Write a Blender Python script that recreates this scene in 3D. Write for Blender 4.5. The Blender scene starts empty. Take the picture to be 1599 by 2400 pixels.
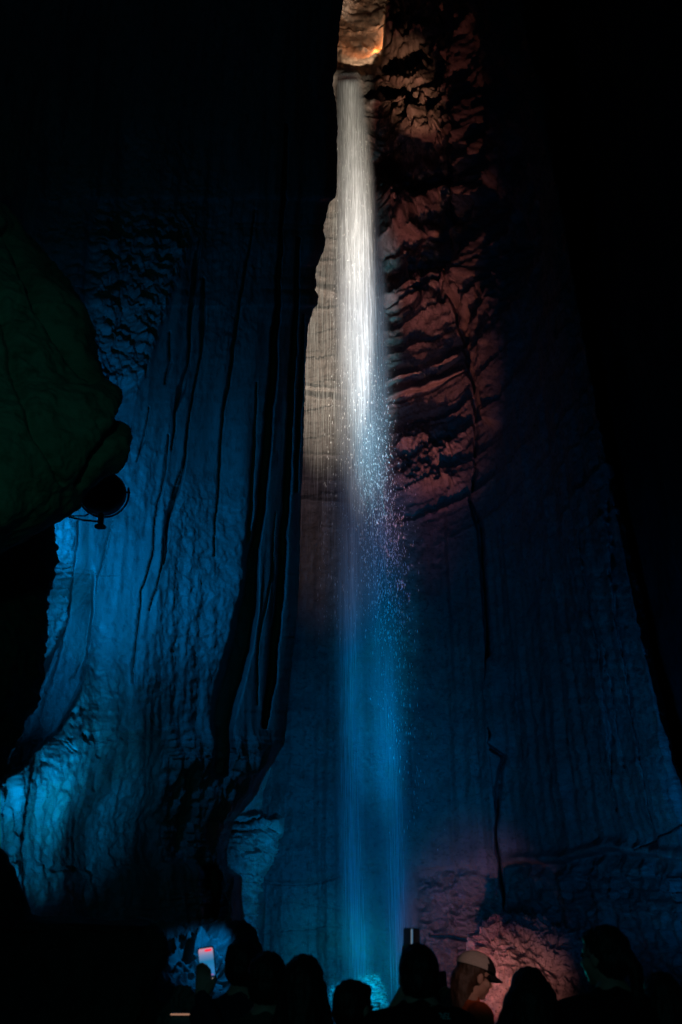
import bpy, bmesh, math, random
import numpy as np
from mathutils import Vector, Matrix

random.seed(7)
rng = np.random.default_rng(7)
scene = bpy.context.scene
COL = scene.collection
R = math.radians

# ------------------------------------------------------------------ camera
PITCH = R(27.5)
CP, SP = math.cos(PITCH), math.sin(PITCH)
CAM = np.array([0.0, 0.0, 1.62])
FPX = 2079.0                     # focal length in pixels of the 1599 x 2400 photograph

cam_data = bpy.data.cameras.new("camera")
cam = bpy.data.objects.new("camera", cam_data)
COL.objects.link(cam)
cam.location = CAM
cam.rotation_euler = (math.pi / 2 + PITCH, 0, 0)
cam_data.sensor_fit = 'VERTICAL'
cam_data.sensor_height = 36.0
cam_data.lens = 36.0 * FPX / 2400.0
cam_data.clip_start = 0.1
cam_data.clip_end = 300
cam_data.dof.use_dof = True
cam_data.dof.focus_distance = 20.0
cam_data.dof.aperture_fstop = 2.8
scene.camera = cam


def P(px, py, Y):
    """world point seen at photo pixel (px, py) standing at world depth Y"""
    px = np.asarray(px, float); py = np.asarray(py, float); Y = np.asarray(Y, float)
    u = (px - 799.5) / FPX
    v = (1200.0 - py) / FPX
    dy = CP - SP * v
    t = Y / dy
    return np.stack(np.broadcast_arrays(CAM[0] + t * u, Y + CAM[1] + 0 * u, CAM[2] + t * (SP + CP * v)), -1)


def V(px, py, Y):
    p = P(px, py, Y)
    return Vector((float(p[0]), float(p[1]), float(p[2])))


# ------------------------------------------------------------------ world: a cave, practically no ambient light
world = bpy.data.worlds.new("World")
scene.world = world
world.use_nodes = True
bg = world.node_tree.nodes['Background']
bg.inputs[0].default_value = (0.05, 0.25, 0.45, 1)
bg.inputs[1].default_value = 0.009

scene.view_settings.view_transform = 'Standard'
scene.view_settings.look = 'None'
scene.view_settings.exposure = 0.0
scene.view_settings.gamma = 1.0
scene.cycles.transparent_max_bounces = 24
scene.cycles.max_bounces = 6
scene.cycles.use_denoising = True
scene.cycles.sample_clamp_indirect = 3.0


# ------------------------------------------------------------------ show lights of the cave, plus added fills for the crowd
def spot(name, loc, aim, power, color, angle, blend=0.6, radius=0.08, sx=1.0, sy=1.0):
    d = bpy.data.lights.new(name, 'SPOT')
    d.energy = power
    d.color = color
    d.spot_size = R(angle)
    d.spot_blend = blend
    d.shadow_soft_size = radius
    o = bpy.data.objects.new(name, d)
    COL.objects.link(o)
    o.location = loc
    q = (Vector(aim) - Vector(loc)).to_track_quat('-Z', 'Y')
    o.rotation_euler = q.to_euler()
    o.scale = (sx, sy, 1)
    if name.startswith("beam"):
        d.cycles.max_bounces = 0
    return o


BLUE = (0.0, 0.30, 1.0)
CYAN = (0.0, 0.42, 1.0)
# flood lamp hanging under the boulder, shining on the flowstone wall
spot("flood_blue_main", V(222, 1165, 10.35), V(270, 1250, 12.8), 350, (0.0, 0.30, 1.0), 140, 1.0, 0.05)
# floor lamp behind the low dark rock on the left: cyan patch
spot("flood_cyan_low", V(-30, 2120, 7.8), (-3.45, 11.1, 3.85), 560, (0.0, 0.36, 1.0), 52, 1.0, 0.05, 0.5, 1.0)
spot("flood_cyan_ridge", V(250, 2180, 8.9), (-3.50, 11.4, 4.15), 620, (0.0, 0.35, 1.0), 40, 1.0, 0.05, 0.62, 1.0)
# blue floor lamps on the fall and on the walls each side
spot("flood_blue_fall", (0.6, 13.6, 1.7), V(790, 1950, 20), 720, (0.0, 0.32, 1.0), 74, 1.0, 0.15)
spot("beam_blue_fall", (1.0, 13.6, 1.7), V(880, 1500, 20), 2200, (0.0, 0.38, 1.0), 50, 1.0, 0.1, 0.29, 1.0)
spot("beam_cyan_fall", (1.0, 13.6, 1.7), V(868, 820, 20), 14000, (0.20, 0.75, 1.0), 16, 1.0, 0.05, 0.42, 1.0)
spot("flood_blue_right", (3.4, 10.8, 1.5), V(1430, 1750, 15), 430, (0.0, 0.28, 1.0), 84, 1.0, 0.15)
# white beams up the fall
spot("beam_white_high", (2.7, 9.0, 0.8), V(815, 330, 20), 54000, (1.0, 0.88, 0.68), 9, 1.0, 0.05, 0.45, 1.7)
spot("beam_white_mid", (2.7, 9.2, 0.8), V(822, 670, 20), 44000, (1.0, 0.92, 0.86), 9, 1.0, 0.05, 0.36, 1.9)
spot("beam_white_low", (2.7, 9.4, 0.8), V(755, 720, 20), 34000, (1.0, 0.86, 0.70), 22, 1.0, 0.05, 0.38, 1.0)
spot("beam_mauve_low", (2.7, 9.4, 0.8), V(765, 980, 20), 1700, (0.95, 0.68, 0.76), 36, 1.0, 0.05, 0.38, 1.0)
spot("beam_white_core", (2.7, 9.4, 0.8), V(826, 860, 20), 9000, (0.85, 0.93, 1.0), 15, 1.0, 0.05, 0.3, 1.4)
# red spill on the strata
spot("flood_red_high", (1.9, 16.6, 1.4), V(950, 330, 20), 4800, (1.0, 0.29, 0.18), 24, 1.0, 0.05, 0.8, 0.9)
spot("flood_red_mid", (2.3, 16.4, 1.4), V(950, 610, 20), 950, (1.0, 0.26, 0.42), 29, 1.0, 0.05, 0.55, 1.0)
spot("beam_brown", (2.2, 9.5, 1.0), V(950, 600, 20), 1500, (1.0, 0.42, 0.32), 24, 1.0, 0.1, 0.5, 1.0)
spot("beam_warm_ledge", (2.9, 9.2, 0.8), V(955, 190, 20), 26000, (1.0, 0.48, 0.28), 4.5, 1.0, 0.05)
# orange lamp tucked in the niche over the fall
spot("niche_orange", V(878, 112, 21.4), V(858, 60, 22.5), 260, (1.0, 0.27, 0.06), 165, 0.9, 0.10)
spot("niche_warm", V(838, 140, 20.9), V(838, 15, 22.8), 900, (1.0, 0.66, 0.40), 84, 1.0, 0.05)
# pink lamp on the boulder and wall at the foot of the fall
spot("flood_pink", V(1030, 2420, 15.2), V(1130, 2250, 18.5), 1200, (1.0, 0.31, 0.33), 50, 1.0, 0.05)
spot("flood_pink_right", V(1215, 2440, 14.4), V(1235, 2275, 17.7), 260, (1.0, 0.36, 0.34), 32, 1.0, 0.05)
# small blue lamps low on the left
spot("lamp_blue_passage", V(720, 2300, 14.2), V(590, 1930, 17.5), 12, (0.0, 0.30, 1.0), 26, 0.5, 0.04)
spot("lamp_blue_rocks", V(560, 2130, 8.6), V(430, 2330, 9.2), 10, (0.0, 0.30, 1.0), 70, 0.8, 0.03)
# green lamp on the boulder from behind left, then added fill spots for visitors
spot("flood_green", (-0.6, -1.0, 2.6), V(150, 900, 5.8), 42, (0.06, 1.0, 0.80), 60, 1.0, 0.15)
spot("fill_warm_cap", (2.2, 0.8, 3.4), V(1105, 2270, 5.8), 170, (1.0, 0.54, 0.48), 6, 0.8, 0.05)  # added narrow spot that brightens the capped visitor's face and cap
spot("fill_crowd_back", (-1.2, -1.5, 3.0), (0.2, 4.6, 1.5), 22, (0.12, 0.7, 0.75), 60, 1.0, 0.2)  # added fill from behind the camera so the shirts show
spot("fill_teal_faces", (0.9, 9.5, 1.3), (0.6, 4.5, 1.5), 40, (0.0, 0.8, 0.75), 90, 1.0, 0.1)  # added spot standing in for teal water glow on faces and necks
# underwater lamp in the pool
spot("lamp_cyan_pool", (0.55, 16.8, 1.25), (0.30, 18.6, 1.45), 150, (0.0, 0.58, 1.0), 60, 1.0, 0.05)


# ------------------------------------------------------------------ noise (numpy)
_perm = rng.permutation(4096).astype(np.int64)
_grad = rng.normal(size=(4096, 3)); _grad /= np.linalg.norm(_grad, axis=1)[:, None]


def pn(x, y, z):
    x = np.asarray(x, float); y = np.asarray(y, float); z = np.asarray(z, float)
    x, y, z = np.broadcast_arrays(x, y, z)
    xi = np.floor(x).astype(np.int64); yi = np.floor(y).astype(np.int64); zi = np.floor(z).astype(np.int64)
    xf = x - xi; yf = y - yi; zf = z - zi
    u = xf * xf * xf * (xf * (xf * 6 - 15) + 10)
    v = yf * yf * yf * (yf * (yf * 6 - 15) + 10)
    w = zf * zf * zf * (zf * (zf * 6 - 15) + 10)

    def g(i, j, k):
        h = _perm[(_perm[(_perm[(xi + i) & 4095] + yi + j) & 4095] + zi + k) & 4095]
        gr = _grad[h]
        return gr[..., 0] * (xf - i) + gr[..., 1] * (yf - j) + gr[..., 2] * (zf - k)

    def lerp(a, b, t): return a + t * (b - a)
    return 1.5 * lerp(lerp(lerp(g(0, 0, 0), g(1, 0, 0), u), lerp(g(0, 1, 0), g(1, 1, 0), u), v),
                      lerp(lerp(g(0, 0, 1), g(1, 0, 1), u), lerp(g(0, 1, 1), g(1, 1, 1), u), v), w)


def fbm(p, s, octv=4, gain=0.5, off=0.0):
    sx, sy, sz = (s, s, s) if np.isscalar(s) else s
    a = 1.0; out = 0.0
    for k in range(octv):
        out = out + a * pn(p[..., 0] * sx + off + 17.3 * k, p[..., 1] * sy + off, p[..., 2] * sz - off)
        sx *= 2.03; sy *= 2.03; sz *= 2.03; a *= gain
    return out


def ridged(p, s, octv=4, gain=0.5, off=0.0):
    sx, sy, sz = (s, s, s) if np.isscalar(s) else s
    a = 1.0; out = 0.0
    for k in range(octv):
        n = 1 - 2 * np.abs(pn(p[..., 0] * sx + off + 9.1 * k, p[..., 1] * sy - off, p[..., 2] * sz + off))
        out = out + a * n
        sx *= 2.05; sy *= 2.05; sz *= 2.05; a *= gain
    return out


def sst(a, b, x):
    t = np.clip((np.asarray(x, float) - a) / (b - a), 0, 1)
    return t * t * (3 - 2 * t)


def polyline(PX, PY, pts):
    """distance to a polyline; pts = (px, py, width)"""
    best = np.full(PX.shape, 1e9)
    for (x0, y0, w0), (x1, y1, w1) in zip(pts[:-1], pts[1:]):
        dx, dy = x1 - x0, y1 - y0
        t = np.clip(((PX - x0) * dx + (PY - y0) * dy) / (dx * dx + dy * dy), 0, 1)
        d = np.hypot(PX - x0 - t * dx, PY - y0 - t * dy) / (w0 + t * (w1 - w0))
        best = np.minimum(best, d)
    return best


def groove(PX, PY, pts, soft=0.5):
    return 1 - sst(soft, 1.0 + (1 - soft) * 0.3, polyline(PX, PY, pts))


def interp(x, pts):
    a = np.array(pts, float)
    return np.interp(x, a[:, 0], a[:, 1])


# ------------------------------------------------------------------ materials
def new_mat(name):
    m = bpy.data.materials.new(name)
    m.use_nodes = True
    nt = m.node_tree
    return m, nt, nt.nodes['Principled BSDF']


def rock_mat(name, c1, c2, c3, rough=0.5, bump=0.5, scale=1.0, stretch=1.0, spec=0.5):
    m, nt, b = new_mat(name)
    N, L = nt.nodes, nt.links
    tc = N.new('ShaderNodeTexCoord')
    mp = N.new('ShaderNodeMapping')
    mp.inputs['Scale'].default_value = (scale, scale, scale * stretch)
    L.new(tc.outputs['Object'], mp.inputs[0])
    n1 = N.new('ShaderNodeTexNoise'); n1.inputs['Scale'].default_value = 1.1; n1.inputs['Detail'].default_value = 8
    n1.inputs['Roughness'].default_value = 0.65
    L.new(mp.outputs[0], n1.inputs['Vector'])
    n2 = N.new('ShaderNodeTexNoise'); n2.inputs['Scale'].default_value = 9; n2.inputs['Detail'].default_value = 6
    L.new(mp.outputs[0], n2.inputs['Vector'])
    r1 = N.new('ShaderNodeValToRGB')
    r1.color_ramp.elements[0].position = 0.32; r1.color_ramp.elements[0].color = (*c1, 1)
    r1.color_ramp.elements[1].position = 0.68; r1.color_ramp.elements[1].color = (*c2, 1)
    L.new(n1.outputs[0], r1.inputs[0])
    mx = N.new('ShaderNodeMixRGB'); mx.inputs[2].default_value = (*c3, 1)
    r2 = N.new('ShaderNodeValToRGB')
    r2.color_ramp.elements[0].position = 0.52; r2.color_ramp.elements[1].position = 0.72
    L.new(n2.outputs[0], r2.inputs[0]); L.new(r2.outputs[0], mx.inputs[0]); L.new(r1.outputs[0], mx.inputs[1])
    L.new(mx.outputs[0], b.inputs['Base Color'])
    rr = N.new('ShaderNodeMapRange'); rr.inputs[3].default_value = rough - 0.15; rr.inputs[4].default_value = rough + 0.25
    L.new(n2.outputs[0], rr.inputs[0]); L.new(rr.outputs[0], b.inputs['Roughness'])
    b.inputs['Specular IOR Level'].default_value = spec
    n3 = N.new('ShaderNodeTexNoise'); n3.inputs['Scale'].default_value = 14; n3.inputs['Detail'].default_value = 9
    n3.inputs['Roughness'].default_value = 0.7
    L.new(mp.outputs[0], n3.inputs['Vector'])
    bp = N.new('ShaderNodeBump'); bp.inputs['Strength'].default_value = bump; bp.inputs['Distance'].default_value = 0.06
    L.new(n3.outputs[0], bp.inputs['Height']); L.new(bp.outputs[0], b.inputs['Normal'])
    return m


M_FLOW = rock_mat("flowstone", (0.22, 0.20, 0.17), (0.36, 0.33, 0.29), (0.15, 0.13, 0.11), 0.42, 0.4, 1.0, 0.35)
M_BACK = rock_mat("strata_rock", (0.10, 0.083, 0.072), (0.20, 0.165, 0.145), (0.07, 0.055, 0.048), 0.5, 0.5, 1.0, 1.6)
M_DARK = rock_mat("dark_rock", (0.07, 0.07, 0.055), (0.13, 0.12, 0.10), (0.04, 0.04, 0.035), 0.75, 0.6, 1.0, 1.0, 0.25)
M_SIDE = rock_mat("side_rock_shaded", (0.020, 0.019, 0.018), (0.045, 0.042, 0.038), (0.012, 0.012, 0.011), 0.85, 0.6, 1.0, 0.5, 0.1)  # near-black base colour puts the wall's lack of light into the rock
M_BOULD = rock_mat("boulder_rock", (0.24, 0.22, 0.16), (0.38, 0.34, 0.26), (0.17, 0.15, 0.11), 0.8, 0.25, 0.8, 1.0, 0.2)
M_PINK = rock_mat("popcorn_rock", (0.17, 0.145, 0.13), (0.32, 0.28, 0.26), (0.09, 0.075, 0.07), 0.5, 0.6, 2.0, 1.0)


def simple_mat(name, col, rough=0.7, spec=0.3, noise=0.0, nscale=30, bump=0.0, metal=0.0):
    m, nt, b = new_mat(name)
    N, L = nt.nodes, nt.links
    tc = N.new('ShaderNodeTexCoord')
    n = N.new('ShaderNodeTexNoise'); n.inputs['Scale'].default_value = nscale; n.inputs['Detail'].default_value = 5
    L.new(tc.outputs['Object'], n.inputs['Vector'])
    r = N.new('ShaderNodeValToRGB')
    lo = [c * (1 - noise) for c in col]; hi = [min(1, c * (1 + noise)) for c in col]
    r.color_ramp.elements[0].position = 0.3; r.color_ramp.elements[0].color = (*lo, 1)
    r.color_ramp.elements[1].position = 0.7; r.color_ramp.elements[1].color = (*hi, 1)
    L.new(n.outputs[0], r.inputs[0]); L.new(r.outputs[0], b.inputs['Base Color'])
    b.inputs['Roughness'].default_value = rough
    b.inputs['Specular IOR Level'].default_value = spec
    b.inputs['Metallic'].default_value = metal
    if bump:
        bp = N.new('ShaderNodeBump'); bp.inputs['Strength'].default_value = bump; bp.inputs['Distance'].default_value = 0.01
        L.new(n.outputs[0], bp.inputs['Height']); L.new(bp.outputs[0], b.inputs['Normal'])
    return m


def emit_mat(name, col, strength):
    m, nt, b = new_mat(name)
    b.inputs['Base Color'].default_value = (0.02, 0.02, 0.02, 1)
    b.inputs['Emission Color'].default_value = (*col, 1)
    b.inputs['Emission Strength'].default_value = strength
    return m


# ------------------------------------------------------------------ mesh helpers
def tag(o, label=None, cat=None, group=None, kind=None):
    if label: o['label'] = label
    if cat: o['category'] = cat
    if group: o['group'] = group
    if kind: o['kind'] = kind
    return o


def link(name, me, mat=None, parent=None):
    o = bpy.data.objects.new(name, me)
    COL.objects.link(o)
    if mat: me.materials.append(mat)
    if parent: o.parent = parent
    return o


def mesh_np(name, verts, quads, smooth=True):
    me = bpy.data.meshes.new(name)
    verts = np.asarray(verts, np.float32); quads = np.asarray(quads, np.int32)
    n = quads.shape[1]
    me.vertices.add(len(verts)); me.vertices.foreach_set('co', verts.ravel())
    me.loops.add(quads.size); me.loops.foreach_set('vertex_index', quads.ravel())
    me.polygons.add(len(quads))
    me.polygons.foreach_set('loop_start', np.arange(0, quads.size, n, dtype=np.int32))
    me.polygons.foreach_set('loop_total', np.full(len(quads), n, np.int32))
    me.polygons.foreach_set('use_smooth', np.full(len(quads), smooth, bool))
    me.update(calc_edges=True)
    return me


def grid_quads(nr, nc):
    i = np.arange(nr - 1)[:, None] * nc + np.arange(nc - 1)[None, :]
    return np.stack([i, i + 1, i + nc + 1, i + nc], -1).reshape(-1, 4)


def normals(pos):
    du = np.gradient(pos, axis=1); dv = np.gradient(pos, axis=0)
    n = np.cross(du, dv)
    n /= np.linalg.norm(n, axis=-1, keepdims=True) + 1e-9
    r, c = pos.shape[0] // 2, pos.shape[1] // 3
    if np.dot(n[r, c], CAM - pos[r, c]) < 0: n = -n
    return n


def sheet(name, PX, PY, Y, disp, mat, parent=None, attr=None):
    pos = P(PX, PY, Y)
    # normals from a blurred copy
    n = normals(pos)
    d = disp(pos, PX, PY)
    if isinstance(d, tuple):            # (fine relief along the normal, large forms in depth)
        d, e = d
        pos = P(PX, PY, Y - e)
    pos = pos + n * d[..., None]
    me = mesh_np(name, pos.reshape(-1, 3), grid_quads(*PX.shape))
    o = link(name, me, mat, parent)
    return o


# ------------------------------------------------------------------ left wall of the shaft
SIL = [(-400, 815), (-100, 810), (0, 805), (35, 800), (55, 796), (90, 795), (120, 791), (160, 790), (180, 781), (200, 779),
       (225, 784), (240, 787), (290, 791), (330, 789), (370, 790), (440, 788), (462, 786), (472, 774), (490, 768), (520, 762),
       (540, 757), (560, 764), (585, 760), (605, 750), (630, 740), (650, 738), (662, 743), (680, 738), (693, 747), (715, 744),
       (722, 735), (745, 728), (765, 722), (800, 720), (830, 716), (900, 714), (950, 713), (1010, 711), (1100, 709),
       (1200, 704), (1300, 703), (1400, 700), (1500, 692), (1600, 682), (1700, 674), (1745, 668), (1762, 655), (1785, 643),
       (1810, 625), (1860, 600), (1900, 570), (1925, 545), (1990, 530), (2035, 530), (2055, 566), (2100, 564), (2200, 575),
       (2300, 590), (2800, 600)]


def left_wall():
    rows = np.arange(-260, 2620, 2.6)
    S = interp(rows, SIL)
    S = S + 1.5 * pn(rows * 0.11, 0.3, 5.5) + 1.0 * pn(rows * 0.31, 4.3, 5.5)
    Lx = np.full_like(rows, -220.0)
    fk = np.array([0, .13, .26, .40, .52, .64, .76, .86, .93, .98, 1.0])
    Yk = np.array([9.6, 10.3, 11.2, 12.2, 13.0, 13.6, 14.2, 14.7, 15.1, 15.5, 15.9])
    nc = 430
    f = np.linspace(0, 1, nc)
    Yf = np.interp(f, fk, Yk)
    k = np.ones(15) / 15
    Yf = np.convolve(np.pad(Yf, 7, mode='edge'), k, mode='valid')
    PX = Lx[:, None] + f[None] * (S - Lx)[:, None]
    Yg = np.repeat(Yf[None], len(rows), 0)
    Yg = Yg - 0.5 * sst(1500, 2400, rows)[:, None] * np.ones(nc)[None]
    # fold back behind the edge
    fb = np.linspace(0, 1, 26)[1:]
    PXb = S[:, None] - 70 * fb[None] ** 1.6
    Yb = Yg[:, -1:] + 5.0 * fb[None] ** 0.9
    PX = np.concatenate([PX, PXb], 1); Yg = np.concatenate([Yg, Yb], 1)
    PY = np.repeat(rows[:, None], PX.shape[1], 1)

    def disp(p, X, Yp):
        wob = 5 * pn(p[..., 0] * 1.5, p[..., 1] * 1.5, p[..., 2] * 0.9) + 2.5 * pn(p[..., 0] * 5, p[..., 1] * 5, p[..., 2] * 3)
        Xw = X + wob
        rough = sst(-0.35, 0.55, fbm(p, (0.5, 0.5, 0.35), 2, off=55))
        d = 0.18 * fbm(p, (0.9, 0.9, 0.08), 3) + 0.07 * (1 - np.abs(fbm(p, (2.0, 2.0, 0.12), 2, off=33))) - 0.055
        d += 0.035 * fbm(p, (4.5, 4.5, 0.5), 3, off=3) * (0.3 + rough)
        d += 0.026 * fbm(p, (7, 7, 5), 3, 0.6, off=8) * rough
        # popcorn area upper left
        pop = sst(195, 240, X) * (1 - sst(0, 30, X - (430 - (Yp - 560) * 0.34))) * sst(420, 620, Yp) * (1 - sst(880, 960, Yp))
        d += pop * (0.16 * np.abs(fbm(p, 1.9, 4, 0.6, off=21)) + 0.10 * ridged(p, 3.0, 3, 0.55))
        # rough patches right of the flood lamp
        rp = sst(330, 420, X) * (1 - sst(540, 600, X)) * sst(1050, 1200, Yp) * (1 - sst(1500, 1700, Yp))
        d += rp * 0.055 * fbm(p, (3.5, 3.5, 2.4), 4, 0.65, off=31)
        # pitted low patch
        lp = (1 - sst(260, 330, X)) * sst(1400, 1560, Yp)
        pits = np.clip(pn(p[..., 0] * 5.0, p[..., 1] * 5.0, p[..., 2] * 4.0) - 0.22, 0, 1)
        big = sst(0.0, 0.6, pn(p[..., 0] * 0.9 + 4, p[..., 1] * 0.9, p[..., 2] * 0.9))
        d -= lp * (0.14 + 0.16 * big) * pits
        d += lp * 0.02 * fbm(p, 8, 3, 0.6, off=2)
        # grooves
        e = np.zeros_like(d)

        def G(pts, depth, soft=0.45):
            nonlocal e
            e = e - depth * groove(Xw, Yp, pts, soft)
        G([(668, 300, 4), (655, 560, 6), (640, 850, 9), (622, 1050, 11), (608, 1200, 12), (592, 1290, 13), (580, 1400, 24), (560, 1520, 32), (525, 1650, 30), (505, 1800, 22)], 0.95)
        G([(600, 900, 2), (590, 1100, 5), (578, 1250, 7), (572, 1330, 8)], 0.3)
        G([(700, 560, 5), (692, 700, 6), (684, 850, 8), (676, 1100, 9), (668, 1300, 9), (655, 1450, 9), (640, 1600, 11), (625, 1700, 9)], 0.8)
        G([(712, 740, 3), (706, 850, 5), (700, 1000, 5), (695, 1150, 4)], 0.5)
        G([(648, 1200, 2), (640, 1350, 3), (610, 1500, 3), (606, 1650, 3)], 0.18)
        G([(593, 500, 2), (575, 640, 3), (560, 720, 4), (540, 860, 5), (528, 940, 4), (520, 1100, 3), (505, 1300, 2)], 0.3)
        G([(470, 560, 3), (462, 640, 8), (448, 760, 5), (440, 860, 4), (428, 910, 10), (415, 960, 4), (405, 1050, 3)], 0.35)
        G([(480, 650, 4), (478, 760, 7), (468, 850, 3), (450, 960, 3), (440, 1060, 4), (420, 1150, 5), (395, 1240, 5), (385, 1320, 3)], 0.3)
        G([(395, 780, 3), (398, 850, 4), (385, 900, 2)], 0.25)
        G([(393, 1020, 3), (390, 1100, 5), (375, 1180, 2), (360, 1290, 3), (335, 1380, 2), (325, 1500, 3), (315, 1600, 4)], 0.28)
        G([(345, 955, 2), (338, 1030, 4), (322, 1080, 2)], 0.25)
        G([(425, 1100, 2), (400, 1200, 3), (385, 1260, 4), (378, 1330, 3), (350, 1430, 2)], 0.22)
        G([(275, 1215, 2), (262, 1270, 4), (245, 1340, 3), (240, 1380, 3)], 0.22)
        # crest and dark hollow left of the low patch
        edge = [(-300, 2010), (0, 1835), (70, 1765), (140, 1712), (165, 1650), (195, 1580), (210, 1500), (222, 1430), (228, 1330)]
        ex = np.interp(Yp, [q[1] for q in edge][::-1], [q[0] for q in edge][::-1])
        right = sst(-6, 10, Xw - ex)
        amp = sst(1400, 1620, Yp)
        e = e + right * amp * 0.75 * (1 - sst(60, 330, X - ex)) - (1 - right) * sst(1300, 1450, Yp) * 1.1 * (1 - sst(0, 60, X - ex + 150 * 0)) * sst(-400, -90, X - ex)
        # soft shoulder that turns away right of the patch
        sh = np.interp(Yp, [1400, 1600, 1760, 1900, 2050, 2150], [360, 300, 245, 195, 165, 150])
        e = e + 0.9 * (1 - sst(-60, 50, X - sh)) * sst(1600, 1850, Yp)
        # strip edge beside the lamp
        e -= 0.45 * groove(Xw, Yp, [(192, 1200, 3), (186, 1270, 4), (165, 1380, 5), (150, 1450, 10), (110, 1580, 22), (60, 1700, 26), (0, 1810, 20)], 0.3)
        strip = (1 - sst(170, 190, X + (Yp - 1200) * 0.14)) * sst(1180, 1210, Yp) * (1 - sst(1480, 1600, Yp))
        d += strip * (0.20 + 0.05 * fbm(p, 7, 3, 0.6))
        # scratches
        for s in ([(145, 1735, 1.3), (160, 1752, 1.3), (172, 1762, 1.3)], [(148, 1733, 1.3), (160, 1740, 1.3)], [(165, 1735, 1.2), (172, 1728, 1.2)], [(163, 1745, 1.3), (180, 1760, 1.3)]):
            d = d - 0.05 * (1 - sst(0.6, 1.4, polyline(X, Yp, s)))
        # rough foot of the wall
        ft = sst(340, 420, X) * sst(1680, 1800, Yp)
        d += ft * (0.14 * ridged(p, (1.3, 1.3, 0.8), 4, 0.6, off=5))
        # a deep dark hollow between the feet
        G([(480, 2060, 30), (475, 2150, 35), (470, 2260, 30)], 1.4, 0.3)
        d = d * (1 - 0.88 * sst(-55, -6, X - np.interp(Yp, rows, S)))
        return d, e
    o = sheet("cave_wall", PX, PY, Yg, disp, M_FLOW)
    tag(o, kind='structure')
    return o


left_wall()


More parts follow.
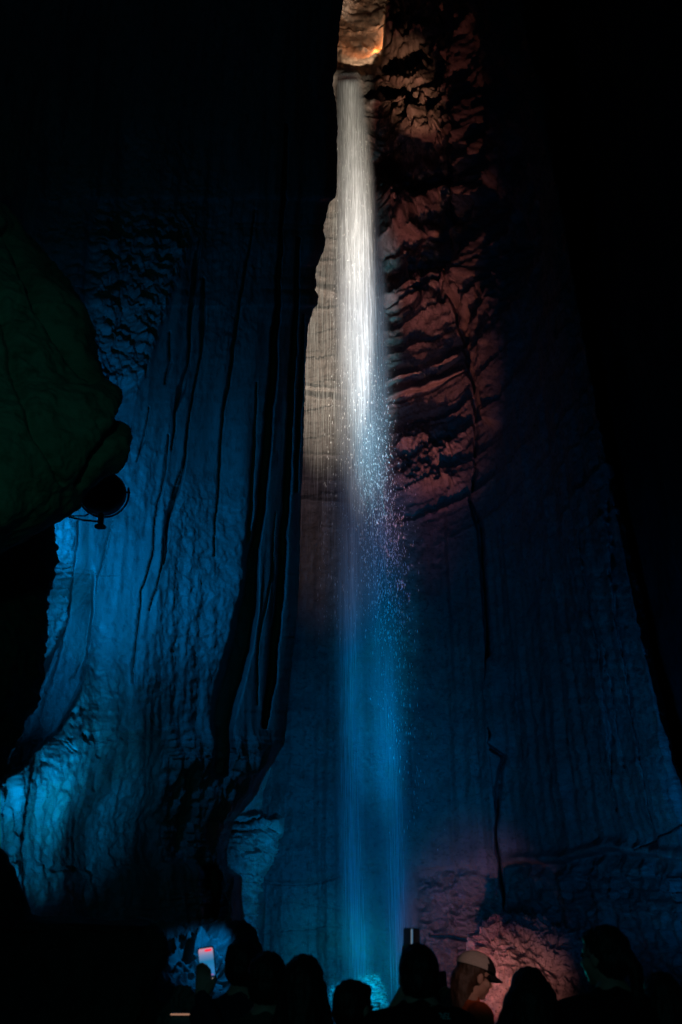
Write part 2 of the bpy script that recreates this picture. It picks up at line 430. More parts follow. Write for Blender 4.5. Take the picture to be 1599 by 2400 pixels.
# ------------------------------------------------------------------ back wall and right wall
def back_wall():
    rows = np.arange(-330, 2620, 2.7)
    rk = [-.17, -.12, -.08, -.04, 0, .04, .08, .12, .15, .172, .2, .24, .28, .31, .335, .345, .347]
    Yk = [20.9, 20.7, 20.5, 20.3, 20.2, 20.2, 20.25, 20.1, 19.8, 19.5, 18.8, 17.4, 16.0, 15.0, 14.3, 14.0, 14.2]
    nc = 520
    t = np.linspace(0, len(rk) - 1, nc)
    r = np.interp(np.linspace(-.17, .347, nc), rk, rk)
    Yf = np.interp(r, rk, Yk)
    r0 = np.concatenate([r, .347 - .02 * np.linspace(0, 1, 22)[1:] ** 1.5])
    Y0 = np.concatenate([Yf, 14.2 + 5 * np.linspace(0, 1, 22)[1:]])
    edge = np.interp(rows, [-330, 100, 250, 500, 950, 1450, 1900, 2100, 2600], [.322, .330, .335, .342, .347, .357, .369, .39, .43])
    edge = edge + 0.0012 * pn(rows * 0.05, 1.1, 2.2)
    rg = np.where(r0[None] > .15, .15 + (r0[None] - .15) * ((edge - .15) / (.347 - .15))[:, None], r0[None])
    v = (1200 - rows) / FPX
    PX = 799.5 + FPX * rg * (CP - SP * v)[:, None]
    Yg = np.repeat(Y0[None], len(rows), 0)
    PY = np.repeat(rows[:, None], PX.shape[1], 1)

    def disp(p, X, Yp):
        x, y, z = p[..., 0], p[..., 1], p[..., 2]
        wobx = 4 * pn(x * 1.2, y * 1.2, z * 0.8) + 2.5 * pn(x * 4, y * 4, z * 3)
        woby = 5 * pn(x * 0.9 + 9, y * 0.9, z * 0.9) + 2.5 * pn(x * 3.1, y * 3.1 + 4, z * 3.1)
        Xw, Yw = X + wobx, Yp + woby
        upper = 1 - sst(1150, 1300, Yp)
        lower = 1 - upper
        q = z - 0.24 * np.log1p(np.exp((x - 0.9) * 2)) / 2 + 0.12 * fbm(p, 0.8, 3)
        d = 0.16 * fbm(p, (0.5, 0.5, 0.08), 4)
        # strata steps
        st = upper * (0.5 + 0.5 * sst(840, 940, X)) * (1 - 0.6 * sst(1080, 1180, X))
        fr = (q / 0.9) % 1.0
        d += st * 0.20 * (fr ** 2.2 - 0.3) * (0.6 + 0.6 * pn(x * 0.7, 0.3, q * 1.1))
        fr2 = (q / 0.31 + 0.4 * pn(x * 0.6, 1.3, z)) % 1.0
        d += st * 0.035 * (fr2 ** 2 - 0.3)
        # rugged rock beside the upper fall
        rug = sst(860, 920, X) * (1 - sst(1150, 1350, X)) * (1 - sst(560, 980, Yp))
        d += rug * (0.75 * fbm(p, (0.55, 0.55, 0.42), 5, 0.52, off=13) + 0.10 * ridged(p, 1.3, 4, 0.55, off=7))
        mid = sst(980, 1040, Yp) * (1 - sst(1120, 1180, Yp)) * sst(860, 900, X) * (1 - sst(1060, 1120, X))
        d += mid * 0.22 * ridged(p, (1.2, 1.2, 0.9), 4, 0.6, off=17)
        d += 0.025 * fbm(p, (5, 5, 3.5), 4, 0.65, off=2)
        # vertical flutes low and right
        fl = np.maximum(lower, sst(1130, 1250, X) * sst(800, 1000, Yp))
        d += fl * (0.10 * fbm(p, (1.7, 1.7, 0.05), 3, 0.6, off=41) + 0.02 * fbm(p, (7, 7, 0.15), 3, off=4)
                  + 0.035 * fbm(p, (2.2, 2.2, 1.3), 4, 0.6, off=44) * sst(-.2, .5, fbm(p, (0.5, 0.5, 0.3), 2, off=66)))

        e = np.zeros_like(d)

        def G(pts, depth, soft=0.45):
            nonlocal e
            e = e - depth * groove(Xw, Yw, pts, soft)
        # the long crack
        G([(1020, -60, 3), (1035, 60, 4), (1052, 200, 5), (1062, 300, 5), (1060, 420, 6), (1062, 600, 5), (1072, 740, 6), (1095, 830, 8), (1115, 900, 7), (1122, 1000, 5), (1120, 1100, 3), (1108, 1180, 4)], 0.2, 0.2)
        G([(1108, 1180, 4), (1118, 1210, 9), (1128, 1245, 8), (1133, 1320, 5), (1142, 1420, 7), (1150, 1500, 6), (1155, 1560, 5), (1154, 1640, 4), (1157, 1690, 5), (1167, 1725, 4), (1161, 1745, 4), (1190, 1775, 5), (1183, 1840, 4), (1176, 1950, 5), (1180, 2050, 6), (1190, 2120, 7), (1200, 2180, 4)], 0.42, 0.2)
        # lit lip right of the crack
        d += 0.16 * np.exp(-(polyline(X, Yp, [(1165, 1560, 20), (1168, 1700, 22), (1165, 1850, 22), (1172, 1990, 20)])) ** 2)
        # fin between crack and the dark wall
        d += 0.35 * np.exp(-(polyline(X, Yp, [(1090, 560, 30), (1120, 700, 34), (1150, 860, 26), (1160, 980, 16)])) ** 2)
        # ledges
        def Ld(pts, h):
            nonlocal e
            e = e + h * np.exp(-polyline(X, Yw, pts) ** 2)
        Ld([(690, 925, 9), (760, 935, 11), (830, 945, 10), (920, 922, 12), (1000, 902, 8), (1085, 866, 7)], 0.26)
        Ld([(690, 905, 4), (830, 915, 4), (960, 880, 6), (1070, 835, 7)], 0.14)
        Ld([(690, 1170, 6), (760, 1178, 6), (880, 1182, 5)], 0.14)
        Ld([(1000, 1205, 4), (1050, 1195, 3)], 0.10)
        Ld([(700, 1065, 4), (810, 1070, 4)], 0.07)
        Ld([(700, 1125, 4), (810, 1128, 4)], 0.05)
        Ld([(880, 565, 14), (940, 535, 14), (1000, 548, 10), (1050, 520, 12)], 0.30)
        Ld([(730, 635, 5), (760, 650, 5)], 0.12)
        Ld([(730, 672, 8), (790, 685, 9)], 0.16)
        Ld([(880, 690, 16), (960, 660, 22), (1040, 640, 12)], 0.22)
        # bright shoulder under the niche
        Ld([(905, 150, 22), (940, 190, 30), (990, 190, 34), (1040, 215, 18)], 0.45)
        Ld([(870, 235, 9), (910, 225, 12), (950, 232, 5)], 0.35)
        # shallow hollows
        G([(900, 205, 12), (950, 215, 8)], 0.5, 0.2)
        G([(880, 380, 26), (950, 360, 34), (1040, 350, 20)], 0.35, 0.1)
        G([(1000, 430, 22), (1045, 420, 16)], 0.5, 0.1)
        G([(935, 60, 14), (930, 0, 16), (920, -90, 16)], 0.55, 0.2)
        G([(985, 130, 14), (1010, 145, 10)], 0.4, 0.2)
        # niche over the fall
        nx = np.interp(Yp, [-330, -100, 0, 40, 80, 110, 140, 165, 172], [960, 925, 915, 906, 902, 900, 888, 872, 860])
        ni = (1 - sst(-7, 5, Xw - nx)) * (1 - sst(155, 172, Yp + 0.4 * woby)) * sst(-330, -260, Yp)
        dome = 0.7 + 2.0 * np.sqrt(np.clip((nx - X) / 75.0, 0, 1)) * np.clip((178 - Yp) / 95.0, 0.12, 1) ** 0.8
        e = e - ni * (dome + 0.45 * fbm(p, 0.7, 4, 0.55, off=77))
        # lip of the fall
        d += 0.30 * np.exp(-(polyline(X, Yp, [(775, 185, 14), (835, 185, 14)])) ** 2)
        # low horizontal lines on the left of the foot
        G([(560, 2062, 2), (690, 2072, 3), (760, 2066, 3), (830, 2040, 2), (900, 2050, 1.5)], 0.14)
        G([(680, 2112, 1.5), (780, 2125, 2), (850, 2145, 1.5)], 0.07)
        G([(600, 2190, 2), (680, 2180, 2), (760, 2168, 2), (850, 2180, 1.5)], 0.07)
        d += 0.10 * (1 - sst(-8, 8, Yw - np.interp(X, [500, 700, 830, 1150], [2055, 2068, 2042, 2035]))) * (1 - sst(1100, 1150, X)) * sst(1900, 2030, Yp)
        # right-hand flutes
        G([(1375, 1250, 1.5), (1392, 1400, 3), (1410, 1560, 3), (1425, 1720, 3.5), (1440, 1900, 3)], 0.22)
        G([(1425, 1180, 1.5), (1445, 1350, 3), (1470, 1530, 3), (1500, 1750, 3.5), (1530, 1930, 3)], 0.24)
        G([(1415, 1500, 1.5), (1440, 1650, 2.5), (1460, 1800, 2.5)], 0.14)
        G([(1215, 1610, 1.5), (1225, 1680, 2.5), (1232, 1800, 1.5)], 0.12)
        G([(1500, 1990, 2), (1550, 1965, 3), (1620, 1920, 3)], 0.2)
        # overhang on the right foot with rough recess under it
        ly = np.interp(X, [1150, 1230, 1330, 1370, 1420, 1500, 1650], [2030, 2022, 2020, 2003, 1992, 2004, 2010])
        rr = sst(1170, 1230, X)
        under = sst(-4, 6, Yw - ly) * (1 - sst(20, 150, Yp - ly))
        e -= rr * under * (0.30 + 0.35 * sst(1300, 1400, X))
        d += rr * 0.15 * np.exp(-((Yw - ly + 12) / 12) ** 2)
        low = sst(5, 40, Yp - ly) * rr
        d += low * (0.13 * ridged(p, 1.7, 4, 0.6, off=3))
        # rough rock behind the foot of the fall
        pk = sst(960, 1010, X) * (1 - sst(1165, 1180, X)) * sst(2035, 2060, Yp)
        d += pk * (0.30 * fbm(p, (1.1, 1.1, 1.5), 5, 0.62, off=51) + 0.10 * ridged(p, (2.4, 2.4, 4.0), 3, 0.6))
        G([(1010, 2195, 4), (1060, 2195, 5), (1110, 2200, 6), (1140, 2190, 8), (1165, 2215, 10)], 0.4)
        return d, e
    o = sheet("cave_wall", PX, PY, Yg, disp, M_BACK)
    tag(o, kind='structure')


back_wall()


def blob_sheet(name, rows, left, sil, Ynear, Yedge, fold_px, fold_Y, dispf, mat, step=2.6, nc=200):
    """rock mass whose right outline follows sil(py); it turns away and back behind that outline"""
    ry = np.arange(rows[0], rows[1], step)
    S = interp(ry, sil) + 1.2 * pn(ry * 0.09, 2.2, 7.7)
    Lx = interp(ry, left)
    f = np.linspace(0, 1, nc)
    PX = Lx[:, None] + f[None] * (S - Lx)[:, None]
    Yn = interp(ry, Ynear) if not np.isscalar(Ynear) else np.full_like(ry, Ynear)
    Yg = Yn[:, None] + (Yedge - 0.0) * (1 - np.sqrt(np.clip(1 - f[None] ** 2.5, 0, 1)))
    fb = np.linspace(0, 1, 22)[1:]
    PXb = S[:, None] - fold_px * fb[None] ** 1.6
    Yb = Yg[:, -1:] + fold_Y * fb[None]
    PX = np.concatenate([PX, PXb], 1); Yg = np.concatenate([Yg, Yb], 1)
    PY = np.repeat(ry[:, None], PX.shape[1], 1)
    return sheet(name, PX, PY, Yg, dispf, mat)


# near dark wall on the right
def dark_right():
    ry = np.arange(-400, 2640, 7)
    rg = np.linspace(.33, .80, 150)
    v = (1200 - ry) / FPX
    PX = 799.5 + FPX * rg[None] * (CP - SP * v)[:, None]
    Yf = np.interp(rg, [.33, .38, .45, .55, .65, .8], [17.5, 15.0, 11.5, 8.5, 6.5, 4.5])
    Yg = np.repeat(Yf[None], len(ry), 0)
    PY = np.repeat(ry[:, None], PX.shape[1], 1)

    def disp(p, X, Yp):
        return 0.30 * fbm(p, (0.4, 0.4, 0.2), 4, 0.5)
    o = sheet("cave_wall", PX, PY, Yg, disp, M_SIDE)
    tag(o, kind='structure')


dark_right()


# lit rock seen through the gap at the foot of the left wall
def passage_rock():
    sil = [(1700, 660), (1760, 655), (1785, 641), (1850, 618), (1915, 613), (1928, 624), (1937, 638), (1960, 630), (1990, 621), (2030, 607),
           (2045, 592), (2120, 575), (2300, 570)]

    def disp(p, X, Yp):
        lowr = sst(1900, 1935, Yp)
        d = 0.02 * fbm(p, 4, 4, 0.6) + lowr * 0.14 * ridged(p, (1.8, 1.8, 3.2), 4, 0.6, off=12)
        for pts in ([(530, 1925, 3), (580, 1932, 4), (620, 1925, 4)], [(535, 1950, 4), (590, 1947, 5), (630, 1940, 3)], [(560, 2000, 8), (600, 1985, 6)]):
            d = d - 0.15 * groove(X, Yp, pts)
        return d
    o = blob_sheet("rock_outcrop", (1690, 2300), [(0, 470), (3000, 470)], sil, 16.6, 0.8, 30, 1.6, disp, M_FLOW, 2.4, 90)
    tag(o, "pale blue lit rock standing in the narrow gap at the foot of the left wall", "rock")


passage_rock()


# big boulder hanging in from the left with the lamp under it
def boulder():
    sil = [(330, -60), (420, -20), (480, 5), (520, 32), (570, 66), (640, 122), (700, 168), (740, 188), (790, 204), (830, 216), (870, 230), (905, 244),
           (918, 268), (935, 285), (960, 296), (1000, 300), (1030, 298), (1060, 286), (1090, 266), (1105, 250), (1120, 232),
           (1150, 205), (1190, 185), (1215, 140), (1235, 95), (1260, 45), (1280, 5), (1320, -80), (1360, -160)]

    def disp(p, X, Yp):
        d = 0.09 * fbm(p, 0.9, 3, 0.45, off=61) + 0.03 + 0.035 * fbm(p, 3.0, 5, 0.65, off=1)
        wx = X + 7 * pn(p[..., 0] * 3, p[..., 1] * 3, p[..., 2] * 3)
        for pts, h in (([(20, 545, 12), (50, 600, 14), (80, 690, 14), (120, 760, 16), (165, 830, 16), (215, 900, 12)], 0.14),
                       ([(300, 950, 20), (265, 1010, 16), (215, 1075, 12), (180, 1130, 8)], 0.16),
                       ([(0, 700, 10), (40, 900, 12), (80, 1030, 10), (140, 1130, 6)], 0.07)):
            d = d - h * np.exp(-polyline(wx, Yp, pts) ** 2)
        return d
    o = blob_sheet("boulder", (330, 1362), [(0, -420), (3000, -420)], sil, 5.0, 1.2, 60, 1.2, disp, M_BOULD, 3, 220)
    tag(o, "huge dark green lit boulder jutting in from the left above the round flood lamp", "boulder")


boulder()


# unlit rock below the boulder on the left
def dark_left():
    sil = [(1180, 90), (1240, 124), (1262, 124), (1300, 118), (1340, 114), (1400, 104), (1450, 98), (1500, 97), (1560, 92), (1620, 84), (1680, 62), (1740, 38), (1800, 10), (1860, -30),
           (1950, -70)]

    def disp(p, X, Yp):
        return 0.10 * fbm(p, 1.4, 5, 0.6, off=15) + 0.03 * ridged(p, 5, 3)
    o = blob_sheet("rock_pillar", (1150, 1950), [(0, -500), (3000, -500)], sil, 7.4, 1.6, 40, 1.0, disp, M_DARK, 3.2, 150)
    tag(o, "almost black rock pillar below the big boulder at the left edge", "rock")

    # far lower left: dark flank and floor rock
    sil2 = [(1960, -10), (2000, 22), (2060, 45), (2110, 66), (2138, 80), (2146, 160), (2150, 300), (2158, 368), (2190, 388), (2230, 394), (2290, 372), (2340, 356), (2500, 330), (2640, 330)]

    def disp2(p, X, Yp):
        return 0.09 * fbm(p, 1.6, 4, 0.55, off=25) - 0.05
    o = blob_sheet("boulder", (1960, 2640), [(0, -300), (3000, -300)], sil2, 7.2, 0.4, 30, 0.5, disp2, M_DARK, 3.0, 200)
    tag(o, "low flat topped black boulder filling the bottom left corner", "boulder")


dark_left()


# ------------------------------------------------------------------ free standing rocks made from displaced spheres
def rock_ball(name, center, rad, amp, freq, mat, seed=0, n=220, fn=None):
    th = np.linspace(0, math.pi, n)[:, None]; ph = np.linspace(0, 2 * math.pi, 2 * n)[None, :-1]
    d = np.stack([np.sin(th) * np.cos(ph), np.sin(th) * np.sin(ph), np.cos(th) * np.ones_like(ph)], -1)
    rad = np.array(rad, float)
    p = d * rad
    h = amp * fbm(p + seed * 3.7, freq, 4, 0.55, off=seed) + 0.45 * amp * ridged(p + seed, freq * 3, 3, 0.6)
    if fn is not None: h = h + fn(p)
    p = p + d * h[..., None]
    nr, nc = p.shape[:2]
    i = np.arange(nr - 1)[:, None] * nc; j = np.arange(nc)[None, :]; j2 = (j + 1) % nc
    q = np.stack([i + j, i + nc + j, i + nc + j2, i + j2], -1).reshape(-1, 4)
    me = mesh_np(name, p.reshape(-1, 3), q)
    o = link(name, me, mat)
    o.location = center
    return o


o = rock_ball("boulder", V(1235, 2285, 17.7), (1.0, 0.6, 0.92), 0.20, 1.3, M_PINK, 3, fn=lambda p: 0.03 * fbm(p, (8, 8, 11), 3, 0.65) - 0.25 * sst(0.2, 0.9, p[..., 0]) * sst(0.3, 0.9, p[..., 2]))
tag(o, "rounded knobbly boulder lit pink at the right of the fall's foot", "boulder")
o = rock_ball("boulder", V(556, 2262, 9.9), (0.20, 0.3, 0.36), 0.05, 2.2, M_DARK, 5, 110)
tag(o, "small dark boulder with a blue lit tip just above the leftmost head", "boulder")
o = rock_ball("boulder", V(430, 2330, 9.2), (0.42, 0.35, 0.30), 0.22, 2.2, M_FLOW, 9, 160, fn=lambda p: 0.07 * ridged(p, 4.5, 3, 0.6))
tag(o, "jagged rock streaked with blue light behind the left raised phone", "boulder")
o = rock_ball("boulder", V(365, 2410, 8.8), (0.36, 0.35, 0.30), 0.14, 1.9, M_FLOW, 11, 140, fn=lambda p: 0.06 * ridged(p, 5, 3, 0.6))
tag(o, "low jagged rock at the bottom edge left of the small lit box", "boulder")
o = rock_ball("boulder", V(505, 2300, 9.8), (0.20, 0.25, 0.36), 0.10, 2.0, M_FLOW, 14, 120, fn=lambda p: 0.05 * ridged(p, 5, 3, 0.6))
tag(o, "narrow upright blue lit rock just right of the left raised phone", "boulder")


# ------------------------------------------------------------------ ground and pool
def ground():
    xs = np.linspace(-14, 14, 260); ys = np.linspace(-6, 24, 280)
    X, Yy = np.meshgrid(xs, ys)
    p = np.stack([X, Yy, 0 * X], -1)
    z = 0.82 * sst(7.5, 13.5, Yy) + (0.008 + 0.12 * sst(7, 12, Yy)) * fbm(p, 0.8, 5, 0.55)
    pool = 1 - sst(1.5, 2.3, np.hypot((X - 0.5) / 1.15, Yy - 18.3))
    z = z - 0.8 * pool
    me = mesh_np("ground", np.stack([X, Yy, z], -1).reshape(-1, 3), grid_quads(*X.shape))
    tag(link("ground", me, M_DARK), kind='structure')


ground()

mw, nt, b = new_mat("pool_water")
b.inputs['Base Color'].default_value = (0.5, 0.75, 0.85, 1)
b.inputs['Roughness'].default_value = 0.12
b.inputs['Transmission Weight'].default_value = 0.6
b.inputs['IOR'].default_value = 1.33
_n = nt.nodes.new('ShaderNodeTexNoise'); _n.inputs['Scale'].default_value = 9; _n.inputs['Detail'].default_value = 4
_b = nt.nodes.new('ShaderNodeBump'); _b.inputs['Strength'].default_value = 0.5; _b.inputs['Distance'].default_value = 0.05
nt.links.new(_n.outputs[0], _b.inputs['Height']); nt.links.new(_b.outputs[0], b.inputs['Normal'])
bm = bmesh.new()
bmesh.ops.create_grid(bm, x_segments=120, y_segments=120, size=1)
for vv in bm.verts:
    x, y = vv.co.x, vv.co.y
    rr = math.hypot(x, y); m_ = max(abs(x), abs(y)); s_ = m_ / rr if rr else 1
    vv.co = (0.5 + x * s_ * 2.6, 18.3 + y * s_ * 2.2, 0.84 + 0.015 * math.sin(rr * 40) * (1 - rr / 1.5))
me = bpy.data.meshes.new("water"); bm.to_mesh(me); bm.free()
tag(link("water", me, mw), kind='structure')


# ------------------------------------------------------------------ the fall
def water_mat(name, sx, sz, cut, gain, col=(0.9, 0.95, 1.0), seed=0.0, floor_=0.3, fine=3.2):
    m = bpy.data.materials.new(name)
    m.use_nodes = True
    nt = m.node_tree; N, L = nt.nodes, nt.links
    for n in list(N):
        if n.type != 'OUTPUT_MATERIAL': N.remove(n)
    out = [n for n in N if n.type == 'OUTPUT_MATERIAL'][0]
    tc = N.new('ShaderNodeTexCoord')
    mp = N.new('ShaderNodeMapping'); mp.inputs['Scale'].default_value = (sx, sx * 0.4, sz); mp.inputs['Location'].default_value = (seed, seed * 2, seed * 3)
    L.new(tc.outputs['Object'], mp.inputs[0])
    n1 = N.new('ShaderNodeTexNoise'); n1.inputs['Scale'].default_value = 1; n1.inputs['Detail'].default_value = 3; n1.inputs['Roughness'].default_value = 0.6
    L.new(mp.outputs[0], n1.inputs['Vector'])
    mp2 = N.new('ShaderNodeMapping'); mp2.inputs['Scale'].default_value = (sx * fine, sx * 0.4, sz * 5); mp2.inputs['Location'].default_value = (seed + 5, 0, 0)
    L.new(tc.outputs['Object'], mp2.inputs[0])
    n2 = N.new('ShaderNodeTexNoise'); n2.inputs['Scale'].default_value = 1; n2.inputs['Detail'].default_value = 2
    L.new(mp2.outputs[0], n2.inputs['Vector'])
    ml = N.new('ShaderNodeMath'); ml.operation = 'MULTIPLY'
    L.new(n1.outputs[0], ml.inputs[0]); L.new(n2.outputs[0], ml.inputs[1])
    mr = N.new('ShaderNodeMapRange'); mr.inputs[1].default_value = cut; mr.inputs[2].default_value = cut + 0.22
    mr.inputs[3].default_value = floor_; mr.inputs[4].default_value = 1.0
    L.new(ml.outputs[0], mr.inputs[0])
    at = N.new('ShaderNodeAttribute'); at.attribute_name = 'dens'
    mu = N.new('ShaderNodeMath'); mu.operation = 'MULTIPLY'
    L.new(mr.outputs[0], mu.inputs[0]); L.new(at.outputs['Fac'], mu.inputs[1])
    m3 = N.new('ShaderNodeMath'); m3.operation = 'MULTIPLY'; m3.use_clamp = True; m3.inputs[1].default_value = gain
    L.new(mu.outputs[0], m3.inputs[0])
    df = N.new('ShaderNodeBsdfDiffuse'); df.inputs[0].default_value = (*col, 1)
    tl = N.new('ShaderNodeBsdfTranslucent'); tl.inputs[0].default_value = (*col, 1)
    tp = N.new('ShaderNodeBsdfTransparent')
    a = N.new('ShaderNodeMixShader'); a.inputs[0].default_value = 0.45
    L.new(df.outputs[0], a.inputs[1]); L.new(tl.outputs[0], a.inputs[2])
    c = N.new('ShaderNodeMixShader')
    L.new(m3.outputs[0], c.inputs[0]); L.new(tp.outputs[0], c.inputs[1]); L.new(a.outputs[0], c.inputs[2])
    L.new(c.outputs[0], out.inputs['Surface'])
    return m


fall = bpy.data.objects.new("waterfall", None)
COL.objects.link(fall)
fall.location = (0.4, 19.0, 0.85)
tag(fall, "tall narrow waterfall dropping from the orange niche into the pool, white above and blue below", "waterfall")


def set_dens(me, dens):
    a = me.attributes.new('dens', 'FLOAT', 'POINT')
    a.data.foreach_set('value', dens.astype(np.float32).ravel())


C1 = [(150, 812), (300, 815), (500, 825), (700, 828), (900, 838), (1000, 835), (1200, 822), (1400, 818), (1700, 818), (2000, 822), (2250, 838), (2400, 845)]
C2 = [(150, 822), (300, 838), (500, 860), (700, 872), (1000, 882), (1300, 890), (1600, 905), (1900, 925), (2100, 934), (2250, 940), (2400, 945)]


def fall_sheet(idx, off, wk):
    rows = np.arange(158, 2410, 6.0)
    cl = interp(rows, [(158, 784), (200, 786), (400, 784), (700, 780), (1000, 782), (1300, 780), (1600, 775), (2000, 778), (2400, 780)])
    cr = interp(rows, [(158, 846), (250, 862), (400, 885), (700, 915), (1000, 928), (1300, 945), (1600, 962), (2000, 985), (2400, 1005)])
    nc = 70
    f = np.linspace(0, 1, nc)
    PX = cl[:, None] + f[None] * (cr - cl)[:, None]
    PY = np.repeat(rows[:, None], nc, 1)
    top = np.exp(-((rows - 158) / 16.0) ** 2)
    Yg = 19.2 + off + 0.5 * (2 * f[None] - 1) ** 2 + (1.2 * top)[:, None]
    c1 = interp(rows, C1)[:, None]; c2 = interp(rows, C2)[:, None]
    c1 = c1 + 3 * pn(rows * 0.004, idx + 0.5, 0.2)[:, None]; c2 = c2 + 4 * pn(rows * 0.004, idx + 7.5, 0.2)[:, None]
    w1 = interp(rows, [(150, 20), (400, 27), (700, 34), (1000, 34), (1300, 23), (2000, 23), (2400, 28)])[:, None]
    w2 = interp(rows, [(150, 18), (400, 26), (700, 34), (1000, 38), (1300, 34), (1600, 27), (2000, 25), (2400, 30)])[:, None]
    a1 = interp(rows, [(150, .95), (400, .8), (650, 1.0), (900, .8), (1200, .6), (1400, .75), (1900, .70), (2200, .75), (2400, .7)])[:, None]
    a2 = interp(rows, [(150, .5), (400, .55), (700, .75), (1000, .6), (1200, .55), (1500, .5), (1900, .55), (2200, .62), (2400, .6)])[:, None]
    dens = a1 * np.exp(-((PX - c1) / w1) ** 2) + a2 * np.exp(-((PX - c2) / w2) ** 2)
    base = interp(rows, [(150, .4), (700, .32), (1000, .22), (1400, .08), (2400, .08)])[:, None]
    dens += base * sst(0, .12, f)[None] * (1 - sst(.7, 1, f))[None]
    dens *= sst(0.0, .08, f)[None] * (1 - sst(.86, 1, f))[None]
    dens *= wk * (1 + 0.55 * pn(PX * 0.035 + idx * 9, PY * 0.0032, idx * 3.3 + 0.5) + 0.25 * pn(PX * 0.1 + idx * 9, PY * 0.012, idx * 3.3 + 0.5))
    pos = P(PX, PY, Yg) - np.array(fall.location)
    me = mesh_np("water_curtain", pos.reshape(-1, 3), grid_quads(*PX.shape))
    set_dens(me, dens)
    o = link("water_curtain", me, water_mat("falling_water_%d" % idx, 26 + 5 * idx, 0.30, 0.20, 0.85, seed=idx * 3.1), fall)


for i_, (o_, w_) in enumerate([(0.0, 0.9), (0.28, 0.9), (0.55, 0.9)]):
    fall_sheet(i_, o_, w_)


# thin veil running down the rock left of the fall and behind it
def veil():
    rows = np.arange(430, 2390, 6.0)
    cl = interp(rows, SIL) - 40
    cr = interp(rows, [(430, 900), (1000, 960), (1600, 1000), (2400, 1040)])
    nc = 90
    f = np.linspace(0, 1, nc)
    PX = cl[:, None] + f[None] * (cr - cl)[:, None]
    PY = np.repeat(rows[:, None], nc, 1)
    Yg = np.full(PX.shape, 19.78)
    amp = interp(rows, [(430, 0), (520, .95), (800, 1.0), (1000, .9), (1250, .5), (1500, .2), (1800, .10), (2300, .06)])[:, None]
    dens = amp * (1 - sst(.6, 1, f))[None] * np.ones_like(PX)
    pos = P(PX, PY, Yg) - np.array(fall.location)
    me = mesh_np("water_veil", pos.reshape(-1, 3), grid_quads(*PX.shape))
    set_dens(me, dens)
    link("water_veil", me, water_mat("veil_water", 34, 0.25, 0.22, 1.0, col=(0.72, 0.74, 0.72), seed=1.7, floor_=0.12), fall)


veil()


def drops():
    n = 3700
    py = rng.triangular(820, 1280, 2050, n)
    cx = np.interp(py, [700, 1000, 1300, 1500, 1700, 2050], [868, 880, 905, 925, 945, 990])
    sd = np.interp(py, [700, 1000, 1300, 1700, 2050], [20, 26, 30, 24, 20])
    px = cx + rng.normal(size=n) * sd
    thin = rng.random(n) < np.interp(py, [700, 1250, 1500, 2050], [1, 1, .30, .12])
    px, py = px[thin], py[thin]
    n2 = 1500                                   # a looser sprinkle over the whole fall
    py2 = rng.uniform(300, 1500, n2); px2 = rng.uniform(0, 1, n2)
    px2 = np.interp(py2, [300, 1500], [790, 740]) + px2 * np.interp(py2, [300, 1500], [70, 220])
    px = np.concatenate([px, px2]); py = np.concatenate([py, py2])
    Yd = rng.uniform(18.7, 19.15, len(px))
    c = P(px, py, Yd) - np.array(fall.location)
    w = 0.003 + 0.005 * rng.random(len(px)) ** 2.2; h = w * rng.uniform(3.0, 10.0, len(px))
    w[-n2:] *= 0.7
    d = np.array([[1, 0, 0], [0, 1, 0], [-1, 0, 0], [0, -1, 0], [0, 0, 1], [0, 0, -1.0]])
    vs = c[:, None] + d[None] * np.stack([w, w, h], -1)[:, None]
    fc = np.array([[0, 1, 4], [1, 2, 4], [2, 3, 4], [3, 0, 4], [1, 0, 5], [2, 1, 5], [3, 2, 5], [0, 3, 5]])
    fs = (np.arange(len(px))[:, None, None] * 6 + fc[None]).reshape(-1, 3)
    me = mesh_np("droplets", vs.reshape(-1, 3), fs, True)
    m = simple_mat("drop_water", (0.92, 0.95, 0.97), 0.15, 0.9)
    o = link("droplets", me, m, fall)
    o['kind'] = 'stuff'


drops()


def splash():
    c = V(852, 2385, 18.6)
    def fn(p): return 0.10 * fbm(p, (2.2, 2.2, 3.2), 4, 0.6, off=4)
    for k, (px, py, rad, lab) in enumerate(((862, 2362, (0.42, 0.35, 0.62), "x"), (788, 2372, (0.26, 0.3, 0.56), "y"))):
        th = np.linspace(0, math.pi, 90)[:, None]; ph = np.linspace(0, 2 * math.pi, 181)[None, :-1]
        d = np.stack([np.sin(th) * np.cos(ph), np.sin(th) * np.sin(ph), np.cos(th) * np.ones_like(ph)], -1)
        p = d * np.array(rad)
        p = p + d * fn(p + k * 5)[..., None]
        dens = sst(-0.1, 0.6, -d[..., 1]) * (1 - sst(0.55, 1.0, np.abs(d[..., 2]))) * 0.75
        nr, ncn = p.shape[:2]
        i = np.arange(nr - 1)[:, None] * ncn; j = np.arange(ncn)[None, :]; j2 = (j + 1) % ncn
        q = np.stack([i + j, i + ncn + j, i + ncn + j2, i + j2], -1).reshape(-1, 4)
        cen = np.array(V(px, py, 18.4)) - np.array(fall.location)
        me = mesh_np("splash", (p + cen).reshape(-1, 3), q)
        set_dens(me, dens)
        link("splash", me, water_mat("foam_%d" % k, 7, 6, 0.18, 1.0, seed=k * 2.2, floor_=0.25, fine=2), fall)


splash()
#PEOPLE#
# ------------------------------------------------------------------ people
SKIN = simple_mat("skin", (0.50, 0.30, 0.22), 0.55, 0.4, 0.08, 25)
HAIR_D = simple_mat("dark_hair", (0.020, 0.014, 0.010), 0.55, 0.4, 0.3, 120, 0.3)
HAIR_B = simple_mat("brown_hair", (0.06, 0.035, 0.02), 0.55, 0.4, 0.3, 120, 0.3)
CLOTH = {}


